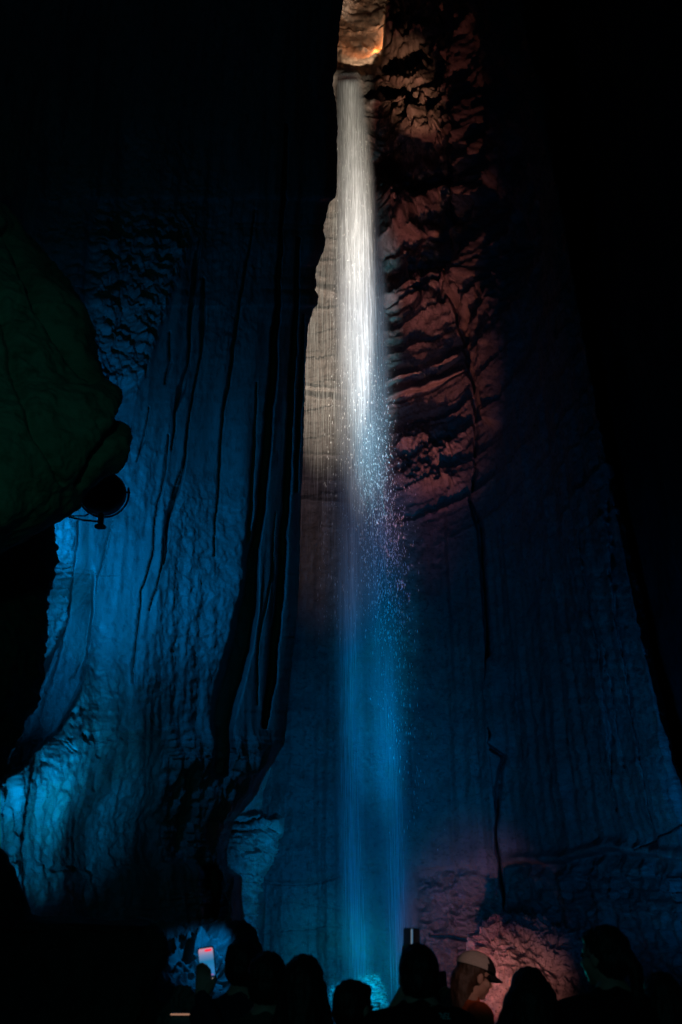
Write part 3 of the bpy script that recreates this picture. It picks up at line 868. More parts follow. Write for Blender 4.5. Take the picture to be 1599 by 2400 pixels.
def cloth(name, col):
    if name not in CLOTH:
        CLOTH[name] = simple_mat(name, col, 0.9, 0.1, 0.18, 180, 0.4)
    return CLOTH[name]


class Prims:
    def __init__(s): s.v = []; s.f = []; s.n = 0

    def add(s, v, f):
        s.v.append(v); s.f.append(f + s.n); s.n += len(v)

    def cap(s, a, ra, b, rb, ys=1.0, seg=16, M=None):
        a = np.array(a, float); b = np.array(b, float)
        ax = b - a; L = np.linalg.norm(ax); ax = ax / (L + 1e-9)
        h = np.array([0, 0, 1.0]) if abs(ax[2]) < 0.9 else np.array([1.0, 0, 0])
        u = np.cross(h, ax); u /= np.linalg.norm(u); w = np.cross(ax, u)
        prof = [(-ra * math.cos(t), ra * math.sin(t)) for t in np.linspace(0.0, math.pi / 2, 5)]
        prof = [(z, r) for z, r in prof] + [(L + rb * math.sin(t), rb * math.cos(t)) for t in np.linspace(0, math.pi / 2, 5)]
        ang = np.linspace(0, 2 * math.pi, seg, endpoint=False)
        vs = []
        for z, r in prof:
            r = max(r, 1e-4)
            vs.append(a + ax * z + r * (np.cos(ang)[:, None] * u + np.sin(ang)[:, None] * w))
        v = np.concatenate(vs)
        if ys != 1.0:
            cy = (a[1] + b[1]) / 2
            v[:, 1] = cy + (v[:, 1] - cy) * ys
        if M is not None: v = M(v)
        nr = len(prof)
        i = np.arange(nr - 1)[:, None] * seg; j = np.arange(seg)[None]; j2 = (j + 1) % seg
        q = np.stack([i + j, i + j2, i + seg + j2, i + seg + j], -1).reshape(-1, 4)
        s.add(v, q)
        # close both ends
        s.add(np.concatenate([v[:seg], v[:seg].mean(0)[None]]), np.array([[k, seg, seg, (k + 1) % seg] for k in range(0)]).reshape(-1, 4).astype(int))

    def ell(s, c, r, M=None, rot=None):
        th = np.linspace(0.001, math.pi - 0.001, 17)[:, None]; ph = np.linspace(0, 2 * math.pi, 24, endpoint=False)[None]
        d = np.stack([np.sin(th) * np.cos(ph), np.sin(th) * np.sin(ph), np.cos(th) * np.ones_like(ph)], -1)
        v = (d * np.array(r, float)).reshape(-1, 3)
        if rot is not None: v = v @ rot.T
        v = v + np.array(c, float)
        if M is not None: v = M(v)
        i = np.arange(16)[:, None] * 24; j = np.arange(24)[None]; j2 = (j + 1) % 24
        s.add(v, np.stack([i + j, i + 24 + j, i + 24 + j2, i + j2], -1).reshape(-1, 4))

    def mesh(s, name, voxel, smooth=4, noise=None):
        v = np.concatenate(s.v); f = np.concatenate([x for x in s.f if len(x)])
        me = mesh_np("tmp", v, f)
        o = bpy.data.objects.new("tmp", me); COL.objects.link(o)
        m = o.modifiers.new('r', 'REMESH'); m.mode = 'VOXEL'; m.voxel_size = voxel; m.use_smooth_shade = True
        if smooth:
            k = o.modifiers.new('s', 'SMOOTH'); k.factor = 0.5; k.iterations = smooth
        dg = bpy.context.evaluated_depsgraph_get(); dg.update()
        out = bpy.data.meshes.new_from_object(o.evaluated_get(dg))
        out.name = name
        bpy.data.objects.remove(o); bpy.data.meshes.remove(me)
        if noise:
            n = len(out.vertices)
            co = np.empty(n * 3, np.float32); out.vertices.foreach_get('co', co); co = co.reshape(-1, 3)
            no = np.empty(n * 3, np.float32); out.vertices.foreach_get('normal', no); no = no.reshape(-1, 3)
            a, s1, sz = noise
            h = a * fbm(co.astype(float), (s1, s1, sz), 3, 0.6, off=2)
            co = co + no * h[:, None]
            out.vertices.foreach_set('co', co.ravel().astype(np.float32)); out.update()
        for p in out.polygons: p.use_smooth = True
        return out


def rot_zx(yaw, pitch):
    cy, sy = math.cos(yaw), math.sin(yaw); cp, sp = math.cos(pitch), math.sin(pitch)
    Rz = np.array([[cy, -sy, 0], [sy, cy, 0], [0, 0, 1.0]])
    Rx = np.array([[1, 0, 0], [0, cp, -sp], [0, sp, cp]])
    return Rz @ Rx


def hand(pr, wrist, d, side, nrm, curl, thumb_side):
    """palm, four fingers of unequal length and a thumb; d = direction of the fingers, nrm = palm side"""
    d = np.array(d, float); d /= np.linalg.norm(d); side = np.array(side, float); side -= d * side.dot(d); side /= np.linalg.norm(side)
    n = np.array(nrm, float); n -= d * n.dot(d); n -= side * n.dot(side); n /= np.linalg.norm(n)
    wrist = np.array(wrist, float)
    off = [-0.030, -0.010, 0.011, 0.030]; ln = [0.072, 0.080, 0.075, 0.058]; kn = [0.084, 0.088, 0.084, 0.077]
    for o_, l_, k_ in zip(off, ln, kn):
        k0 = wrist + d * 0.012 + side * o_ * 0.6; k1 = wrist + d * k_ + side * o_
        pr.cap(k0, 0.015, k1, 0.0115)
        a = curl * 0.55; p = k1
        for fr, r0, r1 in ((0.45, 0.0098, 0.009), (0.32, 0.009, 0.0082), (0.23, 0.0082, 0.0068)):
            q = p + (d * math.cos(a) + n * math.sin(a)) * l_ * fr
            pr.cap(p, r0, q, r1, seg=10); p = q; a += curl
    t0 = wrist + d * 0.028 + side * thumb_side * 0.022; t1 = t0 + (d * 0.62 + side * thumb_side * 0.6 + n * 0.35) * 0.046
    t2 = t1 + (d * 0.85 + side * thumb_side * 0.15 + n * 0.4) * 0.032
    pr.cap(t0, 0.015, t1, 0.0115); pr.cap(t1, 0.011, t2, 0.0085)


def add_arm(pr, sx, sh, el, wr, grow=0.0, sleeve=None, holding=None):
    sh, el, wr = (np.array(x, float) for x in (sh, el, wr))
    if sleeve is None:
        pr.cap(sh, 0.050, el, 0.038); pr.cap(el, 0.039, el + (wr - el) * 0.35, 0.040); pr.cap(el + (wr - el) * 0.35, 0.040, wr, 0.026)
        d = (wr - el) / np.linalg.norm(wr - el)
        if holding is None:
            hand(pr, wr, d, (0, 1, 0) if abs(d[1]) < .8 else (1, 0, 0), (-sx, 0, 0), 0.32, 1)
        else:
            hand(pr, wr, holding[0], holding[1], holding[2], 0.62, holding[3])
    elif sleeve == 'short':
        m = sh + (el - sh) * 0.78
        pr.cap(sh, 0.062, m, 0.056)
    else:
        pr.cap(sh, 0.060, el, 0.050); pr.cap(el, 0.050, wr, 0.036)


def person(px, top, Y, yaw=0.0, head_yaw=0.0, head_pitch=0.0, hair='short', hairmat=None, shirt=("black_cotton", (0.012, 0.012, 0.014)),
           trousers=("dark_denim", (0.02, 0.025, 0.04)), sleeve='short', arms=None, label="", width=1.0, extra=0.012, voxel=0.008, drop=0.03):
    t_ = P(px, top, Y)
    H = float(t_[2]) - extra
    s = H / (1.75 - drop)
    root = bpy.data.objects.new("person", None); COL.objects.link(root)
    root.location = (float(t_[0]), Y, 0.0); root.rotation_euler = (0, 0, yaw); root.scale = (s, s, s)
    tag(root, label, "person", "visitors watching the waterfall")
    w = width
    hc = np.array([0, 0.03, 1.638 - drop]); pv = np.array([0, 0.0, 1.55 - drop])
    RM = rot_zx(head_yaw, head_pitch)

    def HM(v): return (v - pv) @ RM.T + pv
    arms = arms or {}
    A = {}
    for sx in (-1, 1):
        a = arms.get(sx)
        A[sx] = a if a else dict(el=(sx * 0.245 * w, -0.03, 1.13), wr=(sx * 0.25 * w, 0.07, 0.89), hold=None)
    # ---- body
    b = Prims()
    b.cap((0, 0, .95), .150 * w, (0, 0, 1.14), .128 * w, .72); b.cap((0, 0, 1.14), .128 * w, (0, 0, 1.33), .150 * w, .70)
    b.cap((-.135 * w, 0, 1.405), .062, (.135 * w, 0, 1.405), .062, .95); b.cap((-.06, -.01, 1.44), .05, (0, 0, 1.50), .056); b.cap((.06, -.01, 1.44), .05, (0, 0, 1.50), .056)
    b.cap((0, -.005, 1.44), .060, (0, .012, 1.57 - drop), .053)
    for sx in (-1, 1):
        b.cap((sx * .085, 0, .93), .092, (sx * .095, .01, .50), .058); b.cap((sx * .095, -.005, .48), .058, (sx * .1, -.03, .34), .054)
        b.cap((sx * .1, -.03, .34), .054, (sx * .1, -.02, .10), .036); b.cap((sx * .1, -.04, .045), .036, (sx * .115, .14, .03), .028)
        add_arm(b, sx, (sx * .175 * w, 0, 1.405), A[sx]['el'], A[sx]['wr'], holding=A[sx].get('hold'))
    E = lambda c, r: b.ell(hc + np.array(c), r, HM)
    E((0, -.015, .030), (.0745, .094, .083)); E((0, .018, -.030), (.060, .070, .072)); E((0, .052, -.078), (.030, .026, .024))
    E((0, .062, .034), (.046, .022, .016)); E((.036, .052, -.022), (.028, .026, .028)); E((-.036, .052, -.022), (.028, .026, .028))
    b.cap(hc + (0, .078, .014), .0085, hc + (0, .100, -.018), .0125, M=HM); E((0, .078, -.046), (.024, .014, .0075)); E((0, .076, -.058), (.021, .013, .0078))
    for sx in (-1, 1):
        E((sx * .076, -.008, -.008), (.009, .020, .031))
    bo = link("body", b.mesh("body", voxel, 3), SKIN, root)
    # ---- eyes
    for sx in (-1, 1):
        ee = Prims(); ee.ell(hc + np.array((sx * .030, .0745, .012)), (.0115, .0115, .0115), HM)
        link("eye", mesh_np("eye", np.concatenate(ee.v), np.concatenate(ee.f)), EYE, root)
    # ---- hair
    hr = Prims()
    Hh = lambda c, r: hr.ell(hc + np.array(c), r, HM)
    hm = hairmat or HAIR_D
    Hh((0, -.028, .038), (.084, .098, .090)); Hh((0, -.05, -.01), (.078, .072, .075))
    if hair == 'short':
        Hh((0, .02, .075), (.062, .062, .045))
    if hair in ('long', 'wide', 'pony'):
        Hh((0, .0, .07), (.075, .075, .05))
    if hair in ('long', 'wide'):
        k = 1.35 if hair == 'wide' else 1.0
        hr.cap(hc + (0, -.055, -.02), .085 * k, hc + (0, -.085, -.25), .072 * k, M=None)
        for sx in (-1, 1):
            hr.cap(hc + (sx * .060, -.02, .0), .036 * k, hc + (sx * .085 * k, -.01, -.14), .046 * k); hr.cap(hc + (sx * .085 * k, -.01, -.14), .046 * k, hc + (sx * .10 * k, -.03, -.30), .036 * k)
    if hair == 'back':
        hr.cap(hc + (0, -.060, -.02), .070, hc + (0, -.085, -.20), .066)
    if hair == 'pony':
        hr.cap(hc + (0, -.10, .02), .035, hc + (0, -.15, -.05), .030, M=HM); hr.cap(hc + (0, -.15, -.05), .030, hc + (0, -.13, -.22), .016, M=HM)
    ho = hr.mesh("hair", 0.007, 3, (0.007, 34, 12))
    # loose wisps break the outline
    wv = []; wf = []; n0 = 0
    nw = 46 if hair != 'short' else 34
    for k in range(nw):
        an = rng.uniform(0, 2 * math.pi); el = rng.uniform(0.1, 1.3)
        d = np.array([math.cos(an) * math.cos(el), math.sin(an) * math.cos(el) - .1, math.sin(el)])
        base = hc + np.array([0, -.028, .038]) + d * np.array([.083, .096, .089])
        tip = base + d * rng.uniform(.004, .016) + np.array([rng.uniform(-.02, .02), rng.uniform(-.02, .02), rng.uniform(-.035, .01)])
        side = np.cross(d, [0.3, 0.2, 1.0]); side /= np.linalg.norm(side); side2 = np.cross(side, d)
        pts = np.array([base + side * .0022, base - side * .0022, base + side2 * .0022, tip])
        wv.append(HM(pts)); wf += [[n0, n0 + 1, n0 + 3], [n0 + 1, n0 + 2, n0 + 3], [n0 + 2, n0, n0 + 3]]; n0 += 4
    bmh = bmesh.new(); bmh.from_mesh(ho)
    allp = np.concatenate(wv); bv = [bmh.verts.new(q_) for q_ in allp]
    for f_ in wf: bmh.faces.new([bv[k_] for k_ in f_])
    bmh.to_mesh(ho); bmh.free()
    link("hair", ho, hm, root)
    # ---- clothes
    c = Prims()
    c.cap((0, 0, .93), .168 * w, (0, 0, 1.14), .148 * w, .78); c.cap((0, 0, 1.14), .148 * w, (0, 0, 1.33), .168 * w, .76)
    c.cap((-.140 * w, 0, 1.402), .074, (.140 * w, 0, 1.402), .074, .98); c.cap((-.06, -.01, 1.435), .058, (0, 0, 1.475), .066); c.cap((.06, -.01, 1.435), .058, (0, 0, 1.475), .066)
    for sx in (-1, 1):
        add_arm(c, sx, (sx * .178 * w, 0, 1.405), A[sx]['el'], A[sx]['wr'], sleeve=sleeve)
    link("shirt", c.mesh("shirt", 0.009, 4, (0.006, 7, 5)), cloth(*shirt), root)
    tr = Prims()
    tr.cap((-.05, 0, .93), .125, (.05, 0, .93), .125, .85)
    for sx in (-1, 1):
        tr.cap((sx * .088, 0, .90), .105, (sx * .097, .01, .50), .074); tr.cap((sx * .097, .0, .50), .074, (sx * .10, -.02, .08), .058)
    link("trousers", tr.mesh("trousers", 0.012, 3, (0.006, 8, 4)), cloth(*trousers), root)
    for sx in (-1, 1):
        sh = Prims(); sh.cap((sx * .1, -.05, .045), .045, (sx * .117, .16, .036), .036)
        link("shoe", sh.mesh("shoe", 0.008, 2), cloth("shoe_rubber", (0.02, 0.02, 0.02)), root)
    bpy.context.view_layer.update()
    return root, hc, HM


EYE = simple_mat("eye_wet", (0.05, 0.03, 0.02), 0.1, 0.8)
BLK = ("black_cotton", (0.010, 0.010, 0.012))


def local(root_xy, yaw, s, p):
    """world point -> person local"""
    x, y = p[0] - root_xy[0], p[1] - root_xy[1]
    c, s_ = math.cos(-yaw), math.sin(-yaw)
    return np.array([(c * x - s_ * y) / s, (s_ * x + c * y) / s, p[2] / s])


def hold_arms(px, top, Y, sx, target, yaw=0.0, extra=0.012, out=.45, drop=0.03):
    """arm bent so that the wrist sits just under a phone centred on target"""
    t_ = P(px, top, Y); s = (float(t_[2]) - extra) / (1.75 - drop)
    tl = local((float(t_[0]), Y), yaw, s, target)
    wr = tl + np.array([sx * 0.012, -0.012, -0.135])
    sh = np.array([sx * .175, 0, 1.405])
    v = wr - sh; L = np.linalg.norm(v)
    a, b = 0.29, 0.26
    if L > a + b - .01:
        wr = sh + v / L * (a + b - .01); v = wr - sh; L = np.linalg.norm(v)
    x = (a * a - b * b + L * L) / (2 * L); h = math.sqrt(max(1e-6, a * a - x * x))
    dn = np.array([sx * out, .1, -1.0]); dn -= v / L * dn.dot(v / L); dn /= np.linalg.norm(dn)
    el = sh + v / L * x + dn * h
    return {sx: dict(el=el, wr=wr, hold=((0, .15, 1), (-sx, 0, 0), (0, -1, 0), 1))}


people = []
# A: behind the left raised phone
phA = V(486, 2262, 4.75)
people.append(person(570, 2200, 4.9, head_yaw=0.1, hair='short', shirt=("navy_jersey", (0.02, 0.03, 0.05)), sleeve='long',
                     arms=hold_arms(570, 2200, 4.9, -1, phA, out=-.5), label="dark haired person at far left holding a bright phone up beside the blue lit rocks"))
people.append(person(628, 2231, 4.3, head_yaw=-0.15, hair='short', shirt=("green_grey_jersey", (0.05, 0.07, 0.06)),
                     label="person with short dark hair and a grey green top, second head from the left"))
people.append(person(712, 2238, 4.05, head_yaw=0.05, hair='long', shirt=BLK,
                     label="person with long dark hair standing just left of the foot of the fall"))
people.append(person(823, 2296, 4.3, head_yaw=-0.75, hair='short', shirt=BLK, width=.92,
                     label="shorter person wearing glasses directly in front of the foot of the fall"))
phE = V(965, 2218, 4.65)
people.append(person(979, 2214, 4.25, drop=0.055, hair='short', shirt=BLK, width=1.02, arms=hold_arms(979, 2214, 4.25, -1, phE, drop=0.055),
                     label="man in black shirt with teal print on the back, holding a phone above his head"))
phK = V(1034, 2316, 5.15)
people.append(person(992, 2275, 5.3, head_yaw=-0.5, hair='short', shirt=("teal_jersey", (0.03, 0.08, 0.08)), sleeve='long',
                     arms=hold_arms(992, 2275, 5.3, 1, phK), label="person mostly hidden behind the man in the printed black shirt, holding a dark phone low"))
cap_person = person(1092, 2226, 5.8, yaw=R(-72), head_pitch=-0.30, hair='back', hairmat=HAIR_B, shirt=("orange_fleece", (0.42, 0.09, 0.03)), sleeve='long',
                    label="person in profile with a two tone cap, brown hair and an orange top", voxel=0.005, extra=0.02)
people.append(cap_person)
people.append(person(1238, 2267, 4.3, hair='wide', shirt=BLK, label="person with thick dark hair spreading over the shoulders in front of the pink boulder"))
people.append(person(1418, 2170, 4.35, yaw=0.0, head_yaw=0.75, hair='pony', shirt=BLK, width=1.08,
                     label="tallest person, in black with a ponytail and head turned left, right of the pink boulder"))
people.append(person(1546, 2279, 4.35, hair='long', shirt=BLK, width=.95, label="person with long dark hair at the right edge of the crowd"))


# cap of the person in profile
def make_cap(root, hc, HM):
    c = Prims(); c2 = Prims()
    n = 28
    th = np.linspace(0.0, 1.52, n)[:, None]; ph = np.linspace(0, 2 * math.pi, 48, endpoint=False)[None]
    d = np.stack([np.sin(th) * np.cos(ph), np.sin(th) * np.sin(ph), np.cos(th) * np.ones_like(ph)], -1)
    base = hc + np.array([0, -.012, .040])
    v = base + d * np.array([.0945, .122, .099])
    vi = base + d * np.array([.0915, .119, .096])
    allv = np.concatenate([v.reshape(-1, 3), vi.reshape(-1, 3)])
    i = np.arange(n - 1)[:, None] * 48; j = np.arange(48)[None]; j2 = (j + 1) % 48
    q = np.stack([i + j, i + 48 + j, i + 48 + j2, i + j2], -1).reshape(-1, 4)
    m = n * 48
    rim = np.stack([(n - 1) * 48 + j, m + (n - 1) * 48 + j, m + (n - 1) * 48 + j2, (n - 1) * 48 + j2], -1).reshape(-1, 4)
    q = np.concatenate([q, q[:, ::-1] + m, rim])
    # front third is the dark panel, the rest light mesh
    fy = allv[q].mean(1)[:, 1] - base[1]
    front = fy > 0.035
    hv = HM(allv)
    light = cloth("cap_light", (0.50, 0.46, 0.40)); dark = cloth("cap_dark", (0.02, 0.02, 0.022))
    cp = link("cap", mesh_np("cap", hv, q[~front]), light, root)
    cp['label'] = "pale beige back panels of the cap"
    fr = link("front_panel", mesh_np("front_panel", hv, q[front]), dark, cp)
    # brim
    k = 20
    vs = []
    for side in (0.0, -0.005):
        for a in np.linspace(-1.15, 1.15, k):
            for r in np.linspace(0, 1, 8):
                x = math.sin(a) * (.086 + r * .008); y0 = math.cos(a) * .108; y = y0 + r * .070 * math.cos(a * 1.25) ** .6 if abs(a) < 1.2 else y0
                z = .004 - 0.018 * r - 0.020 * (math.sin(a) ** 2)
                vs.append(base + np.array([x, y, z + side]))
    i = np.arange(k - 1)[:, None] * 8; j = np.arange(7)[None]
    q1 = np.stack([i + j, i + 8 + j, i + 8 + j + 1, i + j + 1], -1).reshape(-1, 4)
    q2 = q1[:, ::-1] + k * 8
    link("brim", mesh_np("brim", HM(np.array(vs)), np.concatenate([q1, q2])), dark, cp)
    bt = Prims(); bt.ell(base + np.array([0, 0, .095]), (.006, .006, .004), HM)
    link("button", mesh_np("button", np.concatenate(bt.v), np.concatenate(bt.f)), dark, cp)
    # glasses arm
    g = Prims()
    for sx in (-1, 1):
        g.cap(hc + (sx * .074, -.005, .008), .0022, hc + (sx * .060, .078, .014), .0022, M=HM)
        g.cap(hc + (sx * .050, .092, .014), .0022, hc + (sx * .010, .094, .014), .0022, M=HM)
    link("glasses", mesh_np("glasses", np.concatenate(g.v), np.concatenate([x for x in g.f if len(x)])), dark, root)


make_cap(*cap_person)

# glasses of the shorter person, an earring catching the light
r_, hc_, HM_ = people[3]
g = Prims()
for sx in (-1, 1):
    g.cap(hc_ + (sx * .076, -.005, .010), .003, hc_ + (sx * .070, .088, .016), .003, M=HM_)
    g.cap(hc_ + (sx * .064, .094, .028), .003, hc_ + (sx * .012, .098, .028), .003, M=HM_)
    g.cap(hc_ + (sx * .064, .094, -.004), .003, hc_ + (sx * .012, .098, -.004), .003, M=HM_)
    g.cap(hc_ + (sx * .066, .093, .028), .003, hc_ + (sx * .066, .093, -.004), .003, M=HM_)
link("glasses", mesh_np("glasses", np.concatenate(g.v), np.concatenate([x for x in g.f if len(x)])), simple_mat("gold_frame", (0.8, 0.55, 0.25), 0.25, 0.8, metal=1.0), r_)


# print on the back of the black shirt: a dash and a few blocky characters
def shirt_print(root):
    fnt = bpy.data.curves.new("shirt_print", 'FONT')
    fnt.body = "- DEL"; fnt.size = 0.036; fnt.extrude = 0.0008; fnt.shear = 0.35
    t = bpy.data.objects.new("tmp_text", fnt); COL.objects.link(t)
    dg = bpy.context.evaluated_depsgraph_get(); dg.update()
    me = bpy.data.meshes.new_from_object(t.evaluated_get(dg)); me.name = "shirt_print"
    bpy.data.objects.remove(t)
    o = link("shirt_print", me, cloth("teal_print", (0.20, 0.80, 0.80)), root)
    sh = [c for c in root.children if c.name.startswith("shirt")][0]
    hit, loc, nor, _ = sh.ray_cast(Vector((0.085, -1, 1.438)), Vector((0, 1, 0)))
    if hit:
        tilt = math.atan2(nor.z, -nor.y)
        o.rotation_euler = (R(90) - tilt, 0, 0)
        o.location = Vector((0.03, loc.y, 1.432)) + nor * 0.006


shirt_print(people[4][0])


# ------------------------------------------------------------------ phones
def screen_mat(kind):
    m, nt, b = new_mat("screen_" + kind)
    N, L = nt.nodes, nt.links
    tc = N.new('ShaderNodeTexCoord'); sp = N.new('ShaderNodeSeparateXYZ'); L.new(tc.outputs['Object'], sp.inputs[0])
    b.inputs['Base Color'].default_value = (0.01, 0.01, 0.01, 1); b.inputs['Roughness'].default_value = 0.6; b.inputs['Specular IOR Level'].default_value = 0.1
    cr = N.new('ShaderNodeValToRGB'); mr = N.new('ShaderNodeMapRange')
    if kind == 'blue':
        L.new(sp.outputs['Z'], mr.inputs[0]); mr.inputs[1].default_value = -.07; mr.inputs[2].default_value = .07
        e = cr.color_ramp.elements
        e[0].position = 0.0; e[0].color = (0.004, 0.004, 0.006, 1); e[1].position = 1.0; e[1].color = (0.55, 0.28, 0.38, 1)
        for p_, c_ in ((0.14, (0.006, 0.006, 0.01, 1)), (0.18, (0.02, 0.16, 0.38, 1)), (0.30, (0.03, 0.20, 0.48, 1)), (0.62, (0.01, 0.16, 0.34, 1)), (0.82, (0.16, 0.24, 0.42, 1))):
            q = e.new(p_); q.color = c_
    else:
        L.new(sp.outputs['X'], mr.inputs[0]); mr.inputs[1].default_value = -.034; mr.inputs[2].default_value = .034
        e = cr.color_ramp.elements
        e[0].position = 0.0; e[0].color = (0.002, 0.004, 0.008, 1); e[1].position = 1.0; e[1].color = (0.004, 0.003, 0.004, 1)
        for p_, c_ in ((0.42, (0.001, 0.002, 0.004, 1)), (0.48, (0.16, 0.2, 0.25, 1)), (0.54, (0.05, 0.14, 0.25, 1)), (0.60, (0.002, 0.001, 0.001, 1))):
            q = e.new(p_); q.color = c_
    L.new(mr.outputs[0], cr.inputs[0]); L.new(cr.outputs[0], b.inputs['Emission Color'])
    b.inputs['Emission Strength'].default_value = 1.0
    return m


PH_BODY = simple_mat("phone_shell", (0.012, 0.012, 0.014), 0.3, 0.5)


def rbox(name, sx, sy, sz, r, mat, parent):
    bm = bmesh.new(); bmesh.ops.create_cube(bm, size=1)
    for v in bm.verts: v.co = (v.co.x * sx, v.co.y * sy, v.co.z * sz)
    ed = [e for e in bm.edges if abs((e.verts[0].co - e.verts[1].co).y) > sy * .5]
    bmesh.ops.bevel(bm, geom=ed, offset=r, segments=5, affect='EDGES', profile=0.5)
    me = bpy.data.meshes.new(name); bm.to_mesh(me); bm.free()
    return link(name, me, mat, parent)


def phone(loc, rz, ry, rx, kind, label):
    root = bpy.data.objects.new("phone", None); COL.objects.link(root)
    root.location = loc; root.rotation_euler = (rx, ry, rz)
    tag(root, label, "phone", "phones held by the visitors")
    rbox("case", .077, .009, .158, .010, PH_BODY, root)
    if kind:
        s_ = rbox("screen", .070, .0012, .148, .008, screen_mat(kind), root); s_.location = (0, -.0052, 0)
    else:
        s_ = rbox("screen", .070, .0012, .148, .008, simple_mat("dark_glass", (0.01, 0.01, 0.012), 0.08, 0.6), root); s_.location = (0, -.0052, 0)
    if kind == 'blue':
        k = rbox("record_icon", .034, .001, .010, .004, emit_mat("screen_red", (1.0, 0.02, 0.05), 1.1), s_); k.location = (.012, -.0012, .064)
        k = rbox("control_bar", .050, .001, .003, .001, emit_mat("screen_pink", (0.6, 0.15, 0.5), 0.8), s_); k.location = (.004, -.0012, -.040); k.rotation_euler = (0, R(8), 0)
        for xx, cc in ((-.022, (0.7, 0.6, 0.5)), (0.0, (0.8, 0.15, 0.12)), (.022, (0.8, 0.7, 0.6))):
            k = rbox("button_icon", .017, .001, .007, .003, emit_mat("screen_btn", cc, 0.8), s_); k.location = (xx, -.0012, -.061)
    cb = rbox("camera_bump", .030, .003, .030, .006, PH_BODY, root); cb.location = (-.018, .006, .055)
    return root


phone(phA, R(-6), R(-8), R(8), 'blue', "phone with a bright blue picture and a red dot held up at the left")
phone(phE, 0, R(2), R(5), 'dark', "phone held above the man's head showing a thin white line of water")
phone(phK, R(35), R(-2), 0, None, "dark phone held between the printed black shirt and the person in the cap")


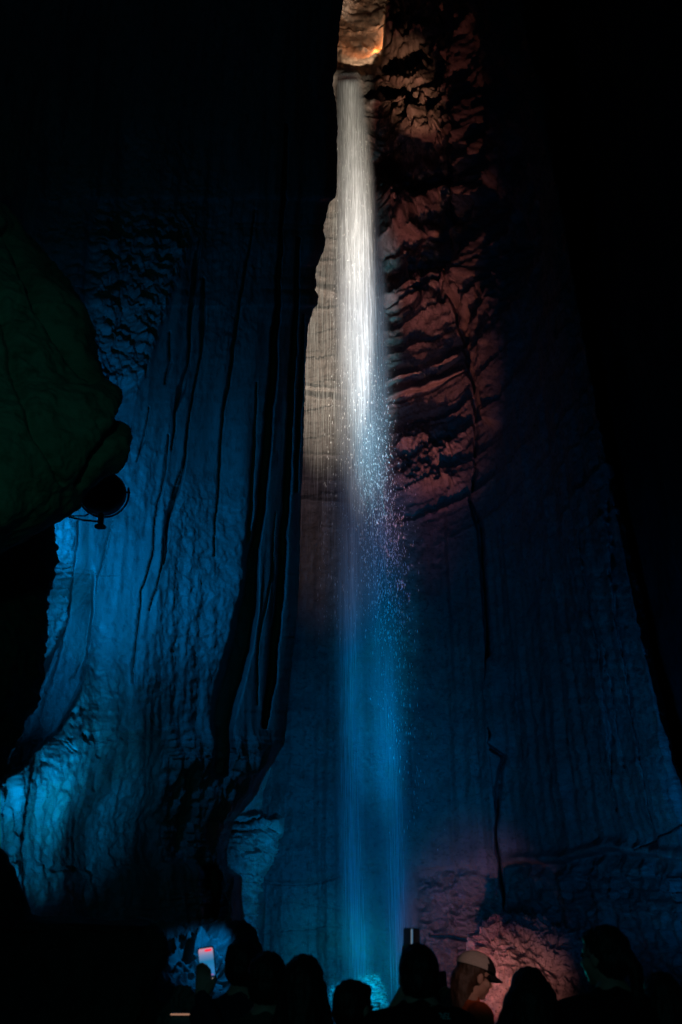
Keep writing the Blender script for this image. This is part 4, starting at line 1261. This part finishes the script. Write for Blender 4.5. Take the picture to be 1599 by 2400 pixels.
# ------------------------------------------------------------------ flood lamp under the boulder
def flood_lamp():
    c = V(243, 1155, 9.0)
    root = bpy.data.objects.new("flood_lamp", None); COL.objects.link(root)
    root.location = c
    aim = V(200, 1215, 11.8) - c
    root.rotation_euler = aim.to_track_quat('Y', 'Z').to_euler()
    tag(root, "round black flood lamp hanging under the green boulder and shining on the blue wall", "flood lamp")
    mt = simple_mat("black_paint", (0.02, 0.02, 0.022), 0.45, 0.5)
    prof = [(-.20, .001), (-.198, .06), (-.185, .12), (-.155, .18), (-.10, .225), (-.03, .245), (.02, .25), (.03, .262), (.06, .262), (.06, .235), (.03, .23), (-.02, .2), (-.03, .001)]
    bm = bmesh.new(); n = 56; rings = []
    for y, r in prof:
        rings.append([bm.verts.new((r * math.cos(2 * math.pi * k / n), y, r * math.sin(2 * math.pi * k / n))) for k in range(n)])
    for a, b_ in zip(rings[:-1], rings[1:]):
        for k in range(n):
            f = bm.faces.new((a[k], a[(k + 1) % n], b_[(k + 1) % n], b_[k])); f.smooth = True
    me = bpy.data.meshes.new("housing"); bm.to_mesh(me); bm.free()
    link("housing", me, mt, root)
    # cooling fins on the back
    pr = Prims()
    for k in range(-3, 4):
        x = k * .045; h = math.sqrt(max(0.0, .17 ** 2 - x * x))
        pr.cap((x, -.165 + abs(k) * .012, -h), .006, (x, -.165 + abs(k) * .012, h), .006)
    link("fins", mesh_np("fins", np.concatenate(pr.v), np.concatenate([x for x in pr.f if len(x)])), mt, root)
    # yoke round the side and the knob below
    pr = Prims(); N_ = 20
    pts = [(.285 * math.cos(a), -.02, .285 * math.sin(a)) for a in np.linspace(R(-200), R(20), N_)]
    for a, b_ in zip(pts[:-1], pts[1:]): pr.cap(a, .012, b_, .012, seg=8)
    pr.cap((-.285, -.02, .05), .012, (-.235, -.02, .05), .016, seg=8); pr.cap((.285, -.02, .05), .012, (.235, -.02, .05), .016, seg=8)
    link("yoke", mesh_np("yoke", np.concatenate(pr.v), np.concatenate([x for x in pr.f if len(x)])), mt, root)
    # stub and disc foot, straight down in the world
    pr = Prims()
    bc = np.array(V(237, 1208, 9.0)); be = np.array(V(236, 1232, 9.0))
    pr.cap(bc, .034, be, .030)
    p2 = be + np.array([0, 0, -.012])
    for a in np.linspace(0, 2 * math.pi, 24, endpoint=False):
        pr.cap(p2, .012, p2 + np.array([.055 * math.cos(a), .055 * math.sin(a), 0]), .012, seg=8)
    st = link("foot", mesh_np("foot", np.concatenate(pr.v), np.concatenate([x for x in pr.f if len(x)])), mt, None)
    st.parent = root; bpy.context.view_layer.update(); st.matrix_parent_inverse = root.matrix_world.inverted()
    # power cable
    pr = Prims()
    path = [(120, 1195), (150, 1207), (170, 1213), (195, 1219), (225, 1222), (238, 1222)]
    for (a, b_), (c_, d_) in zip(path[:-1], path[1:]): pr.cap(np.array(V(a, b_, 8.98)), .012, np.array(V(c_, d_, 8.98)), .012, seg=8)
    path = [(150, 1207), (175, 1209), (200, 1209), (212, 1202)]
    for (a, b_), (c_, d_) in zip(path[:-1], path[1:]): pr.cap(np.array(V(a, b_, 8.99)), .009, np.array(V(c_, d_, 8.99)), .009, seg=8)
    cb = link("cable", mesh_np("cable", np.concatenate(pr.v), np.concatenate([x for x in pr.f if len(x)])), mt, None)
    cb.parent = root; cb.matrix_parent_inverse = root.matrix_world.inverted()


flood_lamp()


# ------------------------------------------------------------------ small box with a warm light strip, bottom left
def light_box():
    c = V(438, 2378, 6.0)
    root = bpy.data.objects.new("light_box", None); COL.objects.link(root)
    root.location = (c.x, c.y, 0)
    tag(root, "teal post box with a thin warm light strip along its top, below the blue rocks", "light box")
    bx = rbox("cabinet", .17, .14, c.z - .01, .008, simple_mat("teal_paint", (0.03, 0.16, 0.17), 0.5, 0.4), root); bx.location = (0, 0, (c.z - .01) / 2)
    ld = rbox("lid", .185, .155, .012, .004, simple_mat("teal_lid", (0.03, 0.12, 0.13), 0.5, 0.4), root); ld.location = (0, 0, c.z + .004)
    st = rbox("light_strip", .165, .006, .010, .003, emit_mat("warm_strip", (0.85, 0.42, 0.26), 0.35), ld); st.location = (0, -.080, 0)
    dr = rbox("door_strip", .018, .006, c.z * .6, .002, simple_mat("pale_trim", (0.25, 0.5, 0.55), 0.4, 0.4), root); dr.location = (-.02, -.072, c.z * .6)


light_box()
